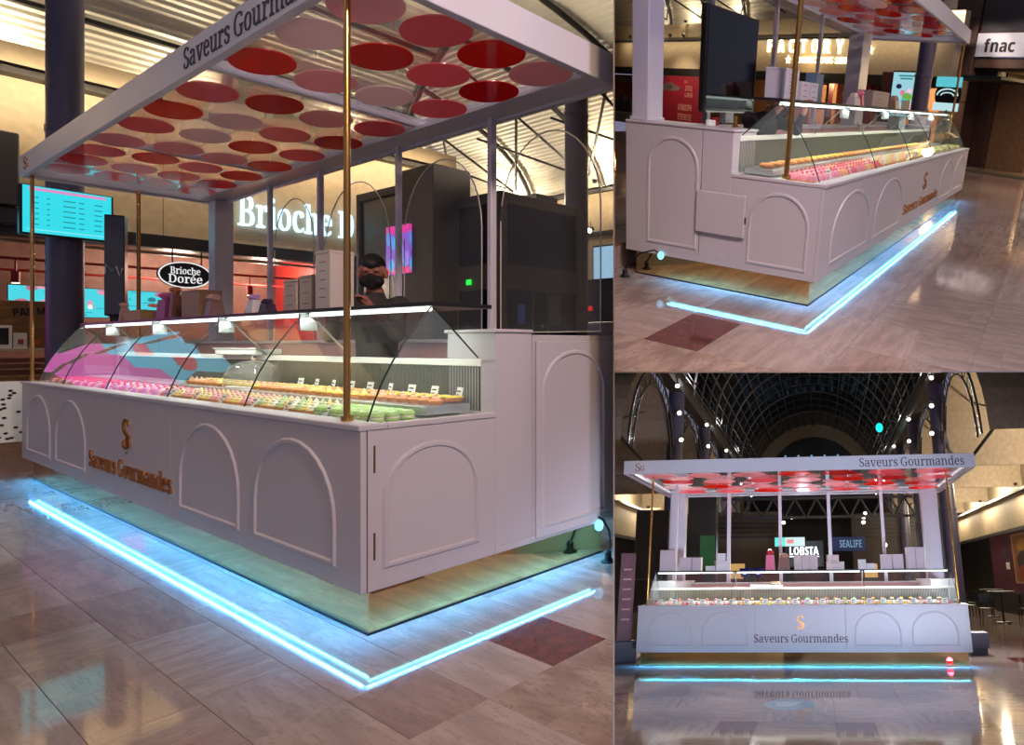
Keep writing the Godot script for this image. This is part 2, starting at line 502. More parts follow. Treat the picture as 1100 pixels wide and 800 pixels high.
func kiosk(k: Dictionary):
	var vw = VIEW[room]
	var x0: float = k.x0
	var x1: float = k.x1
	var lf = x1 - x0
	var d: float = k.d
	var ht: float = k.ht
	var v1: float = k.v1
	var near = k.near          # +1: the end at x1 is near; -1: the end at x0; 0 seen from the front
	var lac = mat("lacquer", Color(0.73, 0.71, 0.725), 0.38)
	var cream = mat("lacquer", Color(0.73, 0.71, 0.725), 0.38)
	var gold = mat("gold", Color(0.86, 0.6, 0.36), 0.25, 1.0)
	var o = thing("pastry_counter", "white kiosk counter with arched panels and gold lettering, " + vw, "counter", Vector3.ZERO)
	# front: panels of board with fine joints between
	var cut = [0.0, 0.365, 0.635, 1.0]
	for i in 3:
		box("front_panel", lac, o, Vector3(x0 + cut[i] * lf + (0.0015 if i else 0.0), BOT, -0.03), Vector3(x0 + cut[i + 1] * lf - (0.0015 if i < 2 else 0.0), TOP - 0.03, 0.0), 0.003)
	box("counter_rim", lac, o, Vector3(x0 - 0.008, TOP - 0.03, -0.13), Vector3(x1 + 0.008, TOP, 0.012), 0.005)
	box("inner_deck", mat("deck", Color(0.86, 0.88, 0.86), 0.3), o, Vector3(x0 + 0.032, BOT + 0.05, -v1), Vector3(x1 - 0.032, TOP - 0.02, -0.035), 0.002)
	for fr in [[0.034, 0.171], [0.199, 0.341], [0.66, 0.8], [0.829, 0.966]]:
		var w = (fr[1] - fr[0]) * lf
		arch_moulding(o, Transform3D(Basis.IDENTITY, Vector3(x0 + (fr[0] + fr[1]) / 2 * lf, 0.345, 0.0)), w, 0.645, lac)
	# emblem: an S with a G curled into its foot, and the name below
	var mid = x0 + 0.5 * lf
	text("S", serif, 0.145 * k.sx, 0.012, gold, o, Transform3D(Basis.IDENTITY, Vector3(mid, 0.79, 0.006)), "emblem", 0.25)
	text("G", serif, 0.085 * k.sx, 0.014, gold, o, Transform3D(Basis.IDENTITY, Vector3(mid + 0.05 * k.sx, 0.735, 0.007)), "emblem", 0.1)
	var dot = MB.new()
	dot.ball(Vector3(mid, 0.635, 0.004), Vector3(0.011, 0.011, 0.005), 8, 4)
	part(dot, "emblem_dot", gold, o)
	text("Saveurs Gourmandes", serif, 0.28 * lf, 0.012, gold if room != "B" else mat("bronze", Color(0.2, 0.17, 0.2), 0.5, 0.3), o, Transform3D(Basis.IDENTITY, Vector3(mid, 0.5, 0.006)), "lettering", 0.15)
	# ends: low side under the glass, tall block behind
	for e in [-1, 1]:
		var xe = x0 if e < 0 else x1
		var s = float(e)
		box("side_panel", cream, o, Vector3(xe, BOT, -0.0315), Vector3(xe - s * 0.03, TOP - 0.03, -v1), 0.003)
		box("side_rim", cream, o, Vector3(xe + s * 0.008, TOP - 0.03, -0.1305), Vector3(xe - s * 0.06, TOP, -v1 + 0.001), 0.004)
		var split = k.split
		box("end_skirt", cream, o, Vector3(xe, BOT, -v1 - 0.0005), Vector3(xe - s * 0.03, BOT + 0.042, -d), 0.002)
		box("tall_end_block", cream, o, Vector3(xe, BOT + 0.042, -v1 - 0.0005), Vector3(xe - s * 0.5, ht, -split + 0.004), 0.004)
		box("tall_end_rim", cream, o, Vector3(xe + s * 0.012, ht, -v1 + 0.012), Vector3(xe - s * 0.52, ht + 0.022, -split - (0.0 if room == "L" else d - split)), 0.005)
		box("tall_end_block", cream, o, Vector3(xe - s * (0.006 if room == "L" else 0.0), BOT + 0.042, -split - 0.004), Vector3(xe - s * 0.5, ht - (0.01 if room == "L" else 0.0), -d), 0.004)
		if e != near: continue
		var turn = Basis(Vector3.UP, PI / 2 * s)
		if room == "L":
			arch_moulding(o, Transform3D(turn, Vector3(xe, 0.35, -0.385)), 0.56, 0.64, cream)
			var dr = box("end_door", cream, o, Vector3(xe + 0.002, BOT + 0.02, -split - 0.02), Vector3(xe + 0.016, ht - 0.05, -d + 0.02), 0.004)
			arch_moulding(dr, Transform3D(turn, Vector3(xe + 0.016, 0.33, -(split + 1.72) / 2)), 0.56, 1.16, cream)
			for y in [0.5, 1.3]: box("hinge", mat("hinge", Color(0.45, 0.42, 0.4), 0.35, 0.9), dr, Vector3(xe + 0.012, y - 0.11, -1.735), Vector3(xe + 0.03, y + 0.11, -1.755), 0.003)
			for y in [0.48, 0.93]: box("hinge", mat("hinge2", Color(0.5, 0.36, 0.22), 0.35, 0.8), o, Vector3(xe, y - 0.07, -0.062), Vector3(xe + 0.006, y + 0.07, -0.07), 0.001)
			box("corner_joint", mat("joint", Color(0.35, 0.33, 0.33), 0.8), o, Vector3(xe, BOT, -0.0305), Vector3(xe + 0.001, TOP - 0.03, -0.0335))
		elif room == "T":
			arch_moulding(o, Transform3D(turn, Vector3(xe, 0.32, -0.4)), 0.6, 0.68, cream)
			arch_moulding(o, Transform3D(turn, Vector3(xe, 0.36, -1.5)), 0.56, 1.02, cream)
			var hp = box("hatch_panel", cream, o, Vector3(xe - 0.01, 0.55, -0.72), Vector3(xe - 0.04, 0.93, -1.22), 0.006)
			box("hatch_handle", mat("ink", Color(0.15, 0.14, 0.14), 0.7), hp, Vector3(xe - 0.02, 0.68, -0.708), Vector3(xe - 0.034, 0.74, -0.722), 0.002)
	# back counter with its serving top
	box("back_counter", mat("blush", Color(0.76, 0.55, 0.55), 0.4), o, Vector3(x0 + 0.5, BOT, -d + 0.35), Vector3(x1 - 0.5, ht - 0.06, -d), 0.004)
	box("back_worktop", lac, o, Vector3(x0 + 0.5, ht - 0.06, -d + 0.38), Vector3(x1 - 0.5, ht - 0.03, -d - 0.02), 0.004)
	# plinth of golden mirror, set back, with a black foot
	var mir = mat("mirror", Color(0.94, 0.82, 0.57), 0.04, 1.0)
	var ins = 0.075
	for q in [[Vector3(x0 + ins, 0.012, -ins - 0.01), Vector3(x1 - ins, BOT + 0.022, -ins)], [Vector3(x0 + ins, 0.012, -d + ins), Vector3(x0 + ins + 0.01, BOT + 0.022, -ins - 0.01)], [Vector3(x1 - ins - 0.01, 0.012, -d + ins), Vector3(x1 - ins, BOT + 0.022, -ins - 0.01)]]:
		box("mirror_plinth", mir, o, q[0], q[1], 0.0, "gold-tinted mirror plinth")
	box("plinth_foot", mat("black", Color(0.02, 0.02, 0.022), 0.5), o, Vector3(x0 + ins - 0.006, 0.0005, -d + ins), Vector3(x1 - ins + 0.006, 0.012, -ins + 0.006))
	box("underside", lac, o, Vector3(x0 + 0.031, BOT + 0.022, -d + 0.02), Vector3(x1 - 0.031, BOT + 0.04, -0.031))
	# blue light strip under the edge, shining on the polished floor
	var led = glow("led", Color(0.18, 0.63, 1.0), k.led)
	var lc = Color(0.26, 0.67, 1.0)
	box("led_strip", led, o, Vector3(x0 + 0.1, BOT + 0.006, -0.05), Vector3(x1 - 0.04, BOT + 0.022, -0.038), 0.0, "blue light strip")
	lamp_area(Vector3((x0 + x1) / 2, BOT + 0.003, -0.044), Vector3(0, -1, 0), Vector3(1, 0, 0), Vector2(lf - 0.14, 0.012), lc, k.led_e, o)
	if near != 0:
		var xe = (x0 if near < 0 else x1) - near * 0.044
		var far_z = -k.led_d
		box("led_strip", led, o, Vector3(xe - 0.006, BOT + 0.006, -0.05), Vector3(xe + 0.006, BOT + 0.022, far_z), 0.0, "blue light strip")
		lamp_area(Vector3(xe, BOT + 0.003, (far_z - 0.05) / 2), Vector3(0, -1, 0), Vector3(0, 0, 1), Vector2(-far_z - 0.05, 0.012), lc, k.led_e * k.led_d / lf, o)
	display_case(k)
	canopy(k)

func display_case(k: Dictionary):
	var vw = VIEW[room]
	var x0: float = k.x0 + 0.14
	var x1: float = k.x1 - 0.14
	var v1: float = k.v1
	var bz: float = -k.bar_z
	var by := 1.74
	var o = thing("display_case", "slanted glass pastry display case with lit top bar, " + vw, "display case", Vector3.ZERO)
	var g = glass("case_glass", Color(0.8, 0.9, 0.88), 0.05)
	var edge = mat("glass_edge", Color(0.12, 0.2, 0.19), 0.2)
	var steel = mat("steel", Color(0.72, 0.73, 0.73), 0.3, 0.8)
	var seams = [x0]
	for f in k.seams: seams.append(k.x0 + f * (k.x1 - k.x0))
	seams.append(x1)
	# front glass: slightly bowed sheets between the seams
	var prof = []
	for i in 7:
		var t = i / 6.0
		prof.append(Vector2(lerpf(-0.1, bz + 0.03, t) + sin(t * PI) * 0.045, lerpf(TOP, by, t)))
	for i in seams.size() - 1:
		var mb = MB.new()
		for j in 6:
			var a = prof[j]
			var b = prof[j + 1]
			mb.quad(Vector3(seams[i] + 0.003, a.y, a.x), Vector3(seams[i + 1] - 0.003, a.y, a.x), Vector3(seams[i + 1] - 0.003, b.y, b.x), Vector3(seams[i] + 0.003, b.y, b.x))
		part(mb, "front_glass", g, o)
		for xx in ([seams[i]] if i else []):
			var eb = MB.new()
			var pts = []
			for q in prof: pts.append(Vector3(xx, q.y, q.x))
			eb.tube(pts, 0.005, 6)
			part(eb, "glass_seam", edge, o)
	for xx in [x0, x1]:
		var poly = PackedVector2Array()
		for q in prof: poly.append(Vector2(-q.x, q.y))
		poly.append(Vector2(v1 - 0.02, 1.44)); poly.append(Vector2(v1 - 0.02, TOP))
		var mb = MB.new()
		mb.ext(poly, -0.003, 0.003, Transform3D(Basis(Vector3.UP, PI / 2), Vector3(xx, 0, 0)))
		part(mb, "end_glass", g, o)
		var eb = MB.new()
		var pts = []
		for q in prof: pts.append(Vector3(xx, q.y, q.x))
		eb.tube(pts, 0.005, 6)
		eb.tube([Vector3(xx, by, bz + 0.02), Vector3(xx, 1.44, -v1 + 0.02)], 0.005, 6)
		part(eb, "glass_seam", edge, o)
	# top bar, shelf and tube of light
	box("top_bar", mat("charcoal", Color(0.09, 0.085, 0.09), 0.35), o, Vector3(x0 - 0.01, by + 0.005, bz - 0.36), Vector3(x1 + 0.01, by + 0.03, bz + 0.045), 0.004)
	var lit = glow("case_led", Color(0.93, 1.0, 0.97), k.case_glow)
	for i in range(seams.size() - 1):
		box("light_tube", lit, o, Vector3(seams[i] + 0.05, by - 0.022, bz - 0.01), Vector3(seams[i + 1] - 0.05, by + 0.004, bz + 0.018), 0.006, "white light tube")
	lamp_area(Vector3((x0 + x1) / 2, by - 0.03, bz), Vector3(0, -1, 0.0), Vector3(1, 0, 0), Vector2(x1 - x0 - 0.2, 0.03), Color(0.95, 1.0, 0.95), k.case_e, o)
	# inside: step riser, rear rail and a glass shelf
	box("rear_rail", mat("rail", Color(0.9, 0.9, 0.86), 0.35), o, Vector3(x0, 1.385, -v1 + 0.01), Vector3(x1, 1.43, -v1 - 0.03), 0.004)
	var rib = MB.new()
	var nb = int((x1 - x0) / 0.03)
	for i in nb: rib.bx(Vector3(x0 + i * 0.03 + 0.002, TOP, -v1 + 0.0), Vector3(x0 + i * 0.03 + 0.026, 1.385, -v1 - 0.012))
	part(rib, "ribbed_back", mat("olive_rib", Color(0.3, 0.31, 0.25), 0.4), o)
	box("step_tray", steel, o, Vector3(x0 + 0.05, TOP + 0.0, -v1 + 0.32), Vector3(x1 - 0.05, TOP + 0.05, -v1 + 0.04), 0.004)
	for i in range(1, seams.size() - 1):
		box("bracket", steel, o, Vector3(seams[i] - 0.012, 1.62, bz - 0.05), Vector3(seams[i] + 0.012, by, bz + 0.06), 0.003)
		var st = MB.new()
		st.tube([Vector3(seams[i], by - 0.02, bz - 0.03), Vector3(seams[i], 1.42, -v1 + 0.0)], 0.008, 6)
		part(st, "strut", steel, o)

func disc_color(s: String) -> Array:
	match s:
		"r": return ["red", Color(0.9, 0.13, 0.1)]
		"c": return ["crimson", Color(0.8, 0.1, 0.14)]
		"p": return ["rose pink", Color(0.93, 0.46, 0.51)]
		"l": return ["pale pink", Color(0.95, 0.71, 0.73)]
	return ["blush pink", Color(0.96, 0.86, 0.86)]

func canopy(k: Dictionary):
	var vw = VIEW[room]
	var c = k.canopy
	var x0: float = c.x0
	var x1: float = c.x1
	var z0: float = c.z0
	var z1: float = c.z1
	var y: float = c.y
	var lac = mat("canopy_white", Color(0.78, 0.78, 0.82), 0.35)
	var o = thing("kiosk_canopy", "white flat canopy with hanging red and pink discs and lettering, " + vw, "canopy", Vector3(0, 0, 0))
	var h: float = c.h
	box("front_fascia", lac, o, Vector3(x0, y, z1 - 0.05), Vector3(x1, y + h, z1), 0.004)
	box("back_fascia", lac, o, Vector3(x0, y, z0), Vector3(x1, y + h, z0 + 0.05), 0.004)
	for xx in [x0, x1 - 0.05]: box("end_fascia", lac, o, Vector3(xx, y, z0 + 0.051), Vector3(xx + 0.05, y + h, z1 - 0.051), 0.004)
	# broad soffit rim round the clear roof
	var bw: float = c.rim
	box("soffit_rim", lac, o, Vector3(x0 + 0.05, y + 0.02, z0 + 0.05), Vector3(x1 - 0.05, y + 0.05, z0 + 0.05 + bw), 0.003)
	for xx in [[x0 + 0.05, x0 + 0.05 + c.endrim], [x1 - 0.05 - c.endrim, x1 - 0.05]]: box("soffit_rim", lac, o, Vector3(xx[0], y + 0.02, z0 + 0.051 + bw), Vector3(xx[1], y + 0.05, z1 - 0.055), 0.003)
	var beams: Array = c.beams
	var xs = [x0 + 0.05]
	for b in beams:
		box("cross_beam", lac, o, Vector3(b - 0.03, y + 0.052, z0 + 0.05), Vector3(b + 0.03, y + 0.13, z1 - 0.05), 0.004)
		xs.append(b)
	xs.append(x1 - 0.05)
	var g = glass("roof_glass", Color(0.92, 0.92, 0.95), 0.08)
	for i in xs.size() - 1: box("roof_pane", g, o, Vector3(xs[i] + 0.035, y + 0.07, z0 + 0.06), Vector3(xs[i + 1] - 0.035, y + 0.078, z1 - 0.06))
	for dd in c.discs:
		var cc = disc_color(dd[2])
		var m = mat("disc_" + dd[2], Color(cc[1].r, cc[1].g, cc[1].b, 0.9 if dd[2] in "rc" else 0.75), 0.12)
		m.transparency = BaseMaterial3D.TRANSPARENCY_ALPHA
		m.backlight_enabled = true; m.backlight = cc[1]
		var mb = MB.new()
		mb.lathe([Vector2(0, -0.005), Vector2(1, -0.005), Vector2(1, 0.003), Vector2(0, 0.003)], 28, Transform3D(Basis.IDENTITY, Vector3(dd[0], y + c.drop, dd[1])), c.rx, c.rz)
		var p = part(mb, "disc", m, o, cc[0] + " disc")
		if p:
			var st = MB.new()
			st.tube([Vector3(dd[0], y + c.drop + 0.003, dd[1]), Vector3(dd[0], y + 0.07, dd[1])], 0.006, 6)
			part(st, "hanger", lac, p)
	if room != "T":
		text("Saveurs Gourmandes", serif, 0.29 * (x1 - x0), 0.006, mat("print_dark", Color(0.16, 0.15, 0.22), 0.6), o, Transform3D(Basis.IDENTITY, Vector3(x1 - 0.175 * (x1 - x0), y + h * 0.5, z1 + 0.002)), "lettering", h * 0.68)
		text("S", serif, 0.1 * k.sx, 0.006, mat("gold", Color.WHITE), o, Transform3D(Basis.IDENTITY, Vector3(x0 + 0.3, y + h * 0.5, z1 + 0.002)), "emblem", h * 0.6)
		text("G", serif, 0.09 * k.sx, 0.006, mat("gold", Color.WHITE), o, Transform3D(Basis.IDENTITY, Vector3(x0 + 0.4, y + h * 0.42, z1 + 0.002)), "emblem", h * 0.4)
	# posts
	var brass = mat("brass", Color(0.78, 0.58, 0.32), 0.22, 1.0)
	for p in k.posts:
		var mb = MB.new()
		var yb: float = p[2]
		if p[3] == "brass":
			mb.tube([Vector3(p[0], yb, p[1]), Vector3(p[0], y + 0.02, p[1])], p[4], 14)
			mb.tube([Vector3(p[0], yb, p[1]), Vector3(p[0], yb + 0.03, p[1])], p[4] * 1.7, 14)
			part(mb, "brass_post", brass, o, "thin brass post")
		else:
			mb.bx(Vector3(p[0] - p[4], yb, p[1] - p[4]), Vector3(p[0] + p[4], y + 0.02, p[1] + p[4]), 0.006)
			part(mb, "white_post", lac, o, "white square post")

func arched_glass(x0: float, x1: float, y0: float, y1: float, z: float, label: String):
	var o = thing("arched_glass_screen", label, "glass screen", Vector3((x0 + x1) / 2, y0, z), 0.0, "arched glass screens behind the counter, " + VIEW[room])
	var w = x1 - x0
	var h = y1 - y0
	var pts = []
	var poly = PackedVector2Array()
	for i in 17:
		var a = PI - PI * i / 16
		poly.append(Vector2(cos(a) * w / 2, h - w * 0.55 + sin(a) * w * 0.55))
	poly.append(Vector2(w / 2, 0)); poly.append(Vector2(-w / 2, 0))
	var mb = MB.new()
	mb.ext(poly, -0.004, 0.004)
	glass("screen_glass", Color(0.9, 0.92, 0.92), 0.03).metallic_specular = 0.08
	part(mb, "pane", mats["screen_glass"], o)
	for q in poly: pts.append(Vector3(q.x, q.y, 0))
	var eb = MB.new()
	eb.tube([pts[18]] + pts.slice(0, 18), 0.006, 5)
	part(eb, "polished_edge", mat("glass_rim", Color(0.75, 0.74, 0.7), 0.15), o)

func stack_box(x: float, z: float, y: float, w: float, h: float, dp: float, col: Color, key: String, label: String, lines: int, yaw = 0.0):
	var o = thing("gift_box", label, "box", Vector3(x, y, z), yaw, "boxes on top of the case, " + VIEW[room])
	box("carton", mat(key, col, 0.55), o, Vector3(-w / 2, 0, -dp / 2), Vector3(w / 2, h - 0.02, dp / 2), 0.003)
	box("lid", mat(key, col, 0.55), o, Vector3(-w / 2 - 0.003, h - 0.02, -dp / 2 - 0.003), Vector3(w / 2 + 0.003, h, dp / 2 + 0.003), 0.002)
	var b = MB.new()
	for i in lines: b.bx(Vector3(-w * 0.22, h * (0.2 + 0.6 * i / maxf(1, lines - 1)), dp / 2), Vector3(w * 0.22, h * (0.2 + 0.6 * i / maxf(1, lines - 1)) + 0.006, dp / 2 + 0.0012))
	if lines > 0: part(b, "print", mat("print_grey", Color(0.45, 0.4, 0.42), 0.7), o)

func gift_bag(x: float, z: float, y: float, w: float, h: float, col: Color, key: String, label: String, tuft: Color):
	var o = thing("gift_bag", label, "bag", Vector3(x, y, z), rng.randf_range(-0.2, 0.2), "gift bags on top of the case, " + VIEW[room])
	var b = MB.new()
	var t = w * 0.3
	b.hexa([Vector3(-w / 2, 0, t), Vector3(w / 2, 0, t), Vector3(w / 2, 0, -t), Vector3(-w / 2, 0, -t), Vector3(-w * 0.42, h * 0.75, t * 0.7), Vector3(w * 0.42, h * 0.75, t * 0.7), Vector3(w * 0.42, h * 0.75, -t * 0.7), Vector3(-w * 0.42, h * 0.75, -t * 0.7)])
	part(b, "pouch", mat(key, col, 0.4), o)
	var q = MB.new()
	for i in 5: q.tube([Vector3(0, h * 0.73, 0), Vector3((i - 2) * w * 0.16, h * (1.0 - 0.04 * absf(i - 2)), (i % 2) * t * 0.5)], w * 0.1, 6, true, w * 0.17)
	part(q, "bow", mat(key + "_bow", tuft, 0.35), o)

func cable(pts: Array, plug: Vector3, lit: Vector3):
	var o = thing("power_cable", "black cable from a glowing blue connector to a floor plug, " + VIEW[room], "cable", Vector3.ZERO)
	var b = MB.new()
	b.tube(pts, 0.008, 8)
	part(b, "cord", mat("rubber", Color(0.02, 0.02, 0.02), 0.5), o)
	var p = MB.new()
	p.lathe([Vector2(0, 0.0), Vector2(0.05, 0), Vector2(0.05, 0.008), Vector2(0.03, 0.012), Vector2(0.024, 0.03), Vector2(0.024, 0.07), Vector2(0.012, 0.085), Vector2(0, 0.085)], 12, Transform3D(Basis.IDENTITY, plug))
	part(p, "plug", mat("rubber", Color.BLACK), o)
	var l = MB.new()
	l.ball(lit, Vector3(0.032, 0.04, 0.032), 12, 8)
	part(l, "glowing_connector", glow("connector", Color(0.5, 0.85, 1.0), 2.0), o)

# ---------------------------------------------------------------- people: one skin from joints, meshed as surface nets
func sd_skin(bones: Array, cell: float, blend: float, mb: MB, paint: Callable):
	var lo = Vector3.INF
	var hi = -Vector3.INF
	for b in bones:
		var r = maxf(b[2], b[3]) + cell * 2 + 0.01
		for e in [b[0], b[1]]:
			lo = lo.min(e - Vector3.ONE * r); hi = hi.max(e + Vector3.ONE * r)
	var s = Vector3i(((hi - lo) / cell).ceil()) + Vector3i.ONE
	var g = PackedFloat32Array()
	g.resize(s.x * s.y * s.z)
	g.fill(0.5)
	for b in bones:
		var r = maxf(b[2], b[3]) + blend + cell * 2
		var l = Vector3i(((b[0].min(b[1]) - Vector3.ONE * r - lo) / cell).floor()).clamp(Vector3i.ZERO, s - Vector3i.ONE)
		var h = Vector3i(((b[0].max(b[1]) + Vector3.ONE * r - lo) / cell).ceil()).clamp(Vector3i.ZERO, s - Vector3i.ONE)
		var ab: Vector3 = b[1] - b[0]
		var L = maxf(ab.length_squared(), 1e-9)
		for z in range(l.z, h.z + 1):
			for y in range(l.y, h.y + 1):
				for x in range(l.x, h.x + 1):
					var p = lo + Vector3(x, y, z) * cell
					var t = clampf((p - b[0]).dot(ab) / L, 0, 1)
					var d = p.distance_to(b[0] + ab * t) - lerpf(b[2], b[3], t)
					var i = (z * s.y + y) * s.x + x
					var q = g[i]
					var w = maxf(blend - absf(q - d), 0.0) / blend
					g[i] = minf(q, d) - w * w * blend * 0.25
	var verts = {}
	var cube = [0, 1, s.x, s.x + 1, s.x * s.y, s.x * s.y + 1, s.x * s.y + s.x, s.x * s.y + s.x + 1]
	for z in s.z - 1:
		for y in s.y - 1:
			for x in s.x - 1:
				var i = (z * s.y + y) * s.x + x
				var neg = 0
				for k in 8:
					if g[i + cube[k]] < 0: neg += 1
				if neg == 0 or neg == 8: continue
				var acc = Vector3.ZERO
				var cnt = 0
				for e in [[0, 1], [2, 3], [4, 5], [6, 7], [0, 2], [1, 3], [4, 6], [5, 7], [0, 4], [1, 5], [2, 6], [3, 7]]:
					var a = g[i + cube[e[0]]]
					var b2 = g[i + cube[e[1]]]
					if (a < 0) == (b2 < 0): continue
					var t = a / (a - b2)
					var pa = Vector3(e[0] & 1, (e[0] >> 1) & 1, e[0] >> 2)
					var pb = Vector3(e[1] & 1, (e[1] >> 1) & 1, e[1] >> 2)
					acc += pa.lerp(pb, t); cnt += 1
				var gr = Vector3(g[i + 1] - g[i], g[i + s.x] - g[i], g[i + s.x * s.y] - g[i])
				verts[i] = [lo + (Vector3(x, y, z) + acc / cnt) * cell, gr.normalized()]
	var st = [1, s.x, s.x * s.y]
	for i in verts:
		for ax in 3:
			var u1 = st[(ax + 1) % 3]
			var u2 = st[(ax + 2) % 3]
			var j = i + st[ax]
			if j >= g.size() or (g[i] < 0) == (g[j] < 0): continue
			if not (verts.has(i - u1) and verts.has(i - u2) and verts.has(i - u1 - u2)): continue
			var q = [verts[i], verts[i - u1], verts[i - u1 - u2], verts[i - u2]]
			if g[i] > 0: q.reverse()
			mb.col = paint.call(q[0][0])
			mb.t3(q[0][0], q[1][0], q[2][0], q[0][1], q[1][1], q[2][1])
			mb.t3(q[0][0], q[2][0], q[3][0], q[0][1], q[2][1], q[3][1])

func person(at: Vector3, yaw: float, pose: Dictionary, label: String):
	var o = thing("person", label, "person", at, yaw)
	o.transform.basis = o.transform.basis.scaled_local(Vector3.ONE * float(pose.get("size", 1.0)))
	var J = pose
	var cloth: Color = pose.cloth
	var skin := Color(0.6, 0.4, 0.33).srgb_to_linear()
	var mb = MB.new()
	var bones = [[J.hip, J.waist, 0.15, 0.13], [J.waist, J.chest, 0.13, 0.16], [J.chest, J.neck, 0.15, 0.055], [J.neck, J.head - Vector3(0, 0.06, 0), 0.05, 0.05]]
	for sgn in ["l", "r"]:
		bones.append([J.chest + (J["sh_" + sgn] - J.chest) * 0.4, J["sh_" + sgn], 0.1, 0.068])
		bones.append([J["sh_" + sgn], J["el_" + sgn], 0.06, 0.046])
		bones.append([J["el_" + sgn], J["ha_" + sgn], 0.044, 0.03])
		var hs = Vector3(0.085 if sgn == "r" else -0.085, 0, 0)
		bones.append([J.hip + hs, Vector3(hs.x * 1.1, 0.48, hs.z + 0.02), 0.095, 0.062])
		bones.append([Vector3(hs.x * 1.1, 0.48, hs.z + 0.02), Vector3(hs.x * 1.1, 0.08, 0), 0.06, 0.042])
		bones.append([Vector3(hs.x * 1.1, 0.04, -0.03), Vector3(hs.x * 1.1, 0.035, 0.15), 0.042, 0.036])
	var paint = func(p: Vector3):
		for sgn in ["l", "r"]:
			if p.distance_to(J["ha_" + sgn]) < 0.05: return skin
		if p.y > J.neck.y + 0.02 and p.distance_to(J.head) < 0.2: return skin
		return cloth
	sd_skin(bones, 0.016, 0.045, mb, paint)
	# head and hands on finer grids, in the same skin
	var hd: Vector3 = J.head
	var f: Vector3 = J.look.normalized()
	var r = f.cross(Vector3.UP).normalized()
	var up = r.cross(f).normalized()
	var face = [[hd + up * 0.03 - f * 0.015, hd + up * 0.02 - f * 0.03, 0.088, 0.09], [hd - up * 0.045 + f * 0.025, hd - up * 0.085 + f * 0.05, 0.06, 0.034], [hd + up * 0.01 + f * 0.085, hd - up * 0.03 + f * 0.108, 0.01, 0.016], [hd - up * 0.06 + f * 0.082 - r * 0.018, hd - up * 0.06 + f * 0.082 + r * 0.018, 0.011, 0.011]]
	for k in [-1.0, 1.0]:
		face.append([hd + r * 0.088 * k + up * 0.02, hd + r * 0.09 * k - up * 0.025, 0.016, 0.012])
		face.append([hd + up * 0.035 + f * 0.072 + r * 0.035 * k, hd + up * 0.032 + f * 0.07 + r * 0.045 * k, 0.012, 0.012])
	sd_skin(face, 0.008, 0.02, mb, func(_p): return skin)
	for sgn in ["l", "r"]:
		var h: Vector3 = J["ha_" + sgn]
		var d = (h - J["el_" + sgn]).normalized()
		var side = d.cross(Vector3.UP).normalized()
		if side.length() < 0.1: side = Vector3.RIGHT
		var dn = side.cross(d).normalized()
		if dn.y > 0: dn = -dn
		var hb = [[h, h + d * 0.07, 0.026, 0.03]]
		for i in 4:
			var b0 = h + d * 0.085 + side * (i - 1.5) * 0.021
			var ln = [0.032, 0.038, 0.036, 0.028][i]
			var b1 = b0 + (d * 0.85 + dn * 0.4).normalized() * ln
			hb.append([b0 - d * 0.02, b1, 0.0095, 0.009])
			hb.append([b1, b1 + (d * 0.4 + dn * 0.9).normalized() * ln * 0.9, 0.009, 0.0075])
		var sd = 1.0 if sgn == "l" else -1.0
		hb.append([h + d * 0.02 + side * 0.024 * sd, h + d * 0.055 + side * 0.052 * sd + dn * 0.012, 0.012, 0.0105])
		hb.append([h + d * 0.055 + side * 0.052 * sd + dn * 0.012, h + d * 0.088 + side * 0.05 * sd + dn * 0.022, 0.0105, 0.008])
		sd_skin(hb, 0.006, 0.008, mb, func(_p): return skin)
	var m = mat("figure", Color.WHITE, 0.75)
	m.vertex_color_use_as_albedo = true
	part(mb, "body", m, o)
	# hair and, over mouth and nose, a mask
	var hair = MB.new()
	sd_skin([[hd + up * 0.055 - f * 0.025, hd + up * 0.0 - f * 0.06, 0.086, 0.075], [hd + up * 0.075 + f * 0.03, hd + up * 0.08 - f * 0.02, 0.05, 0.07], [hd - f * 0.105 + up * 0.03, hd - f * 0.13 - up * 0.02, 0.045, 0.03]], 0.009, 0.03, hair, func(_p): return Color.WHITE)
	part(hair, "hair", mat("hair", Color(0.05, 0.04, 0.035), 0.6), o)
	var mask = MB.new()
	sd_skin([[hd - up * 0.05 + f * 0.062 - r * 0.04, hd - up * 0.05 + f * 0.062 + r * 0.04, 0.044, 0.044], [hd - up * 0.022 + f * 0.09, hd - up * 0.08 + f * 0.075, 0.036, 0.034]], 0.008, 0.025, mask, func(_p): return Color.WHITE)
	part(mask, "face_mask", mat("mask", Color(0.05, 0.05, 0.055), 0.8), o)
	for k in [-1.0, 1.0]:
		var ey = MB.new()
		ey.ball(hd + up * 0.022 + f * 0.082 + r * 0.033 * k, Vector3(0.008, 0.005, 0.008), 8, 6)
		part(ey, "eye", mat("eye", Color(0.06, 0.05, 0.05), 0.2), o)

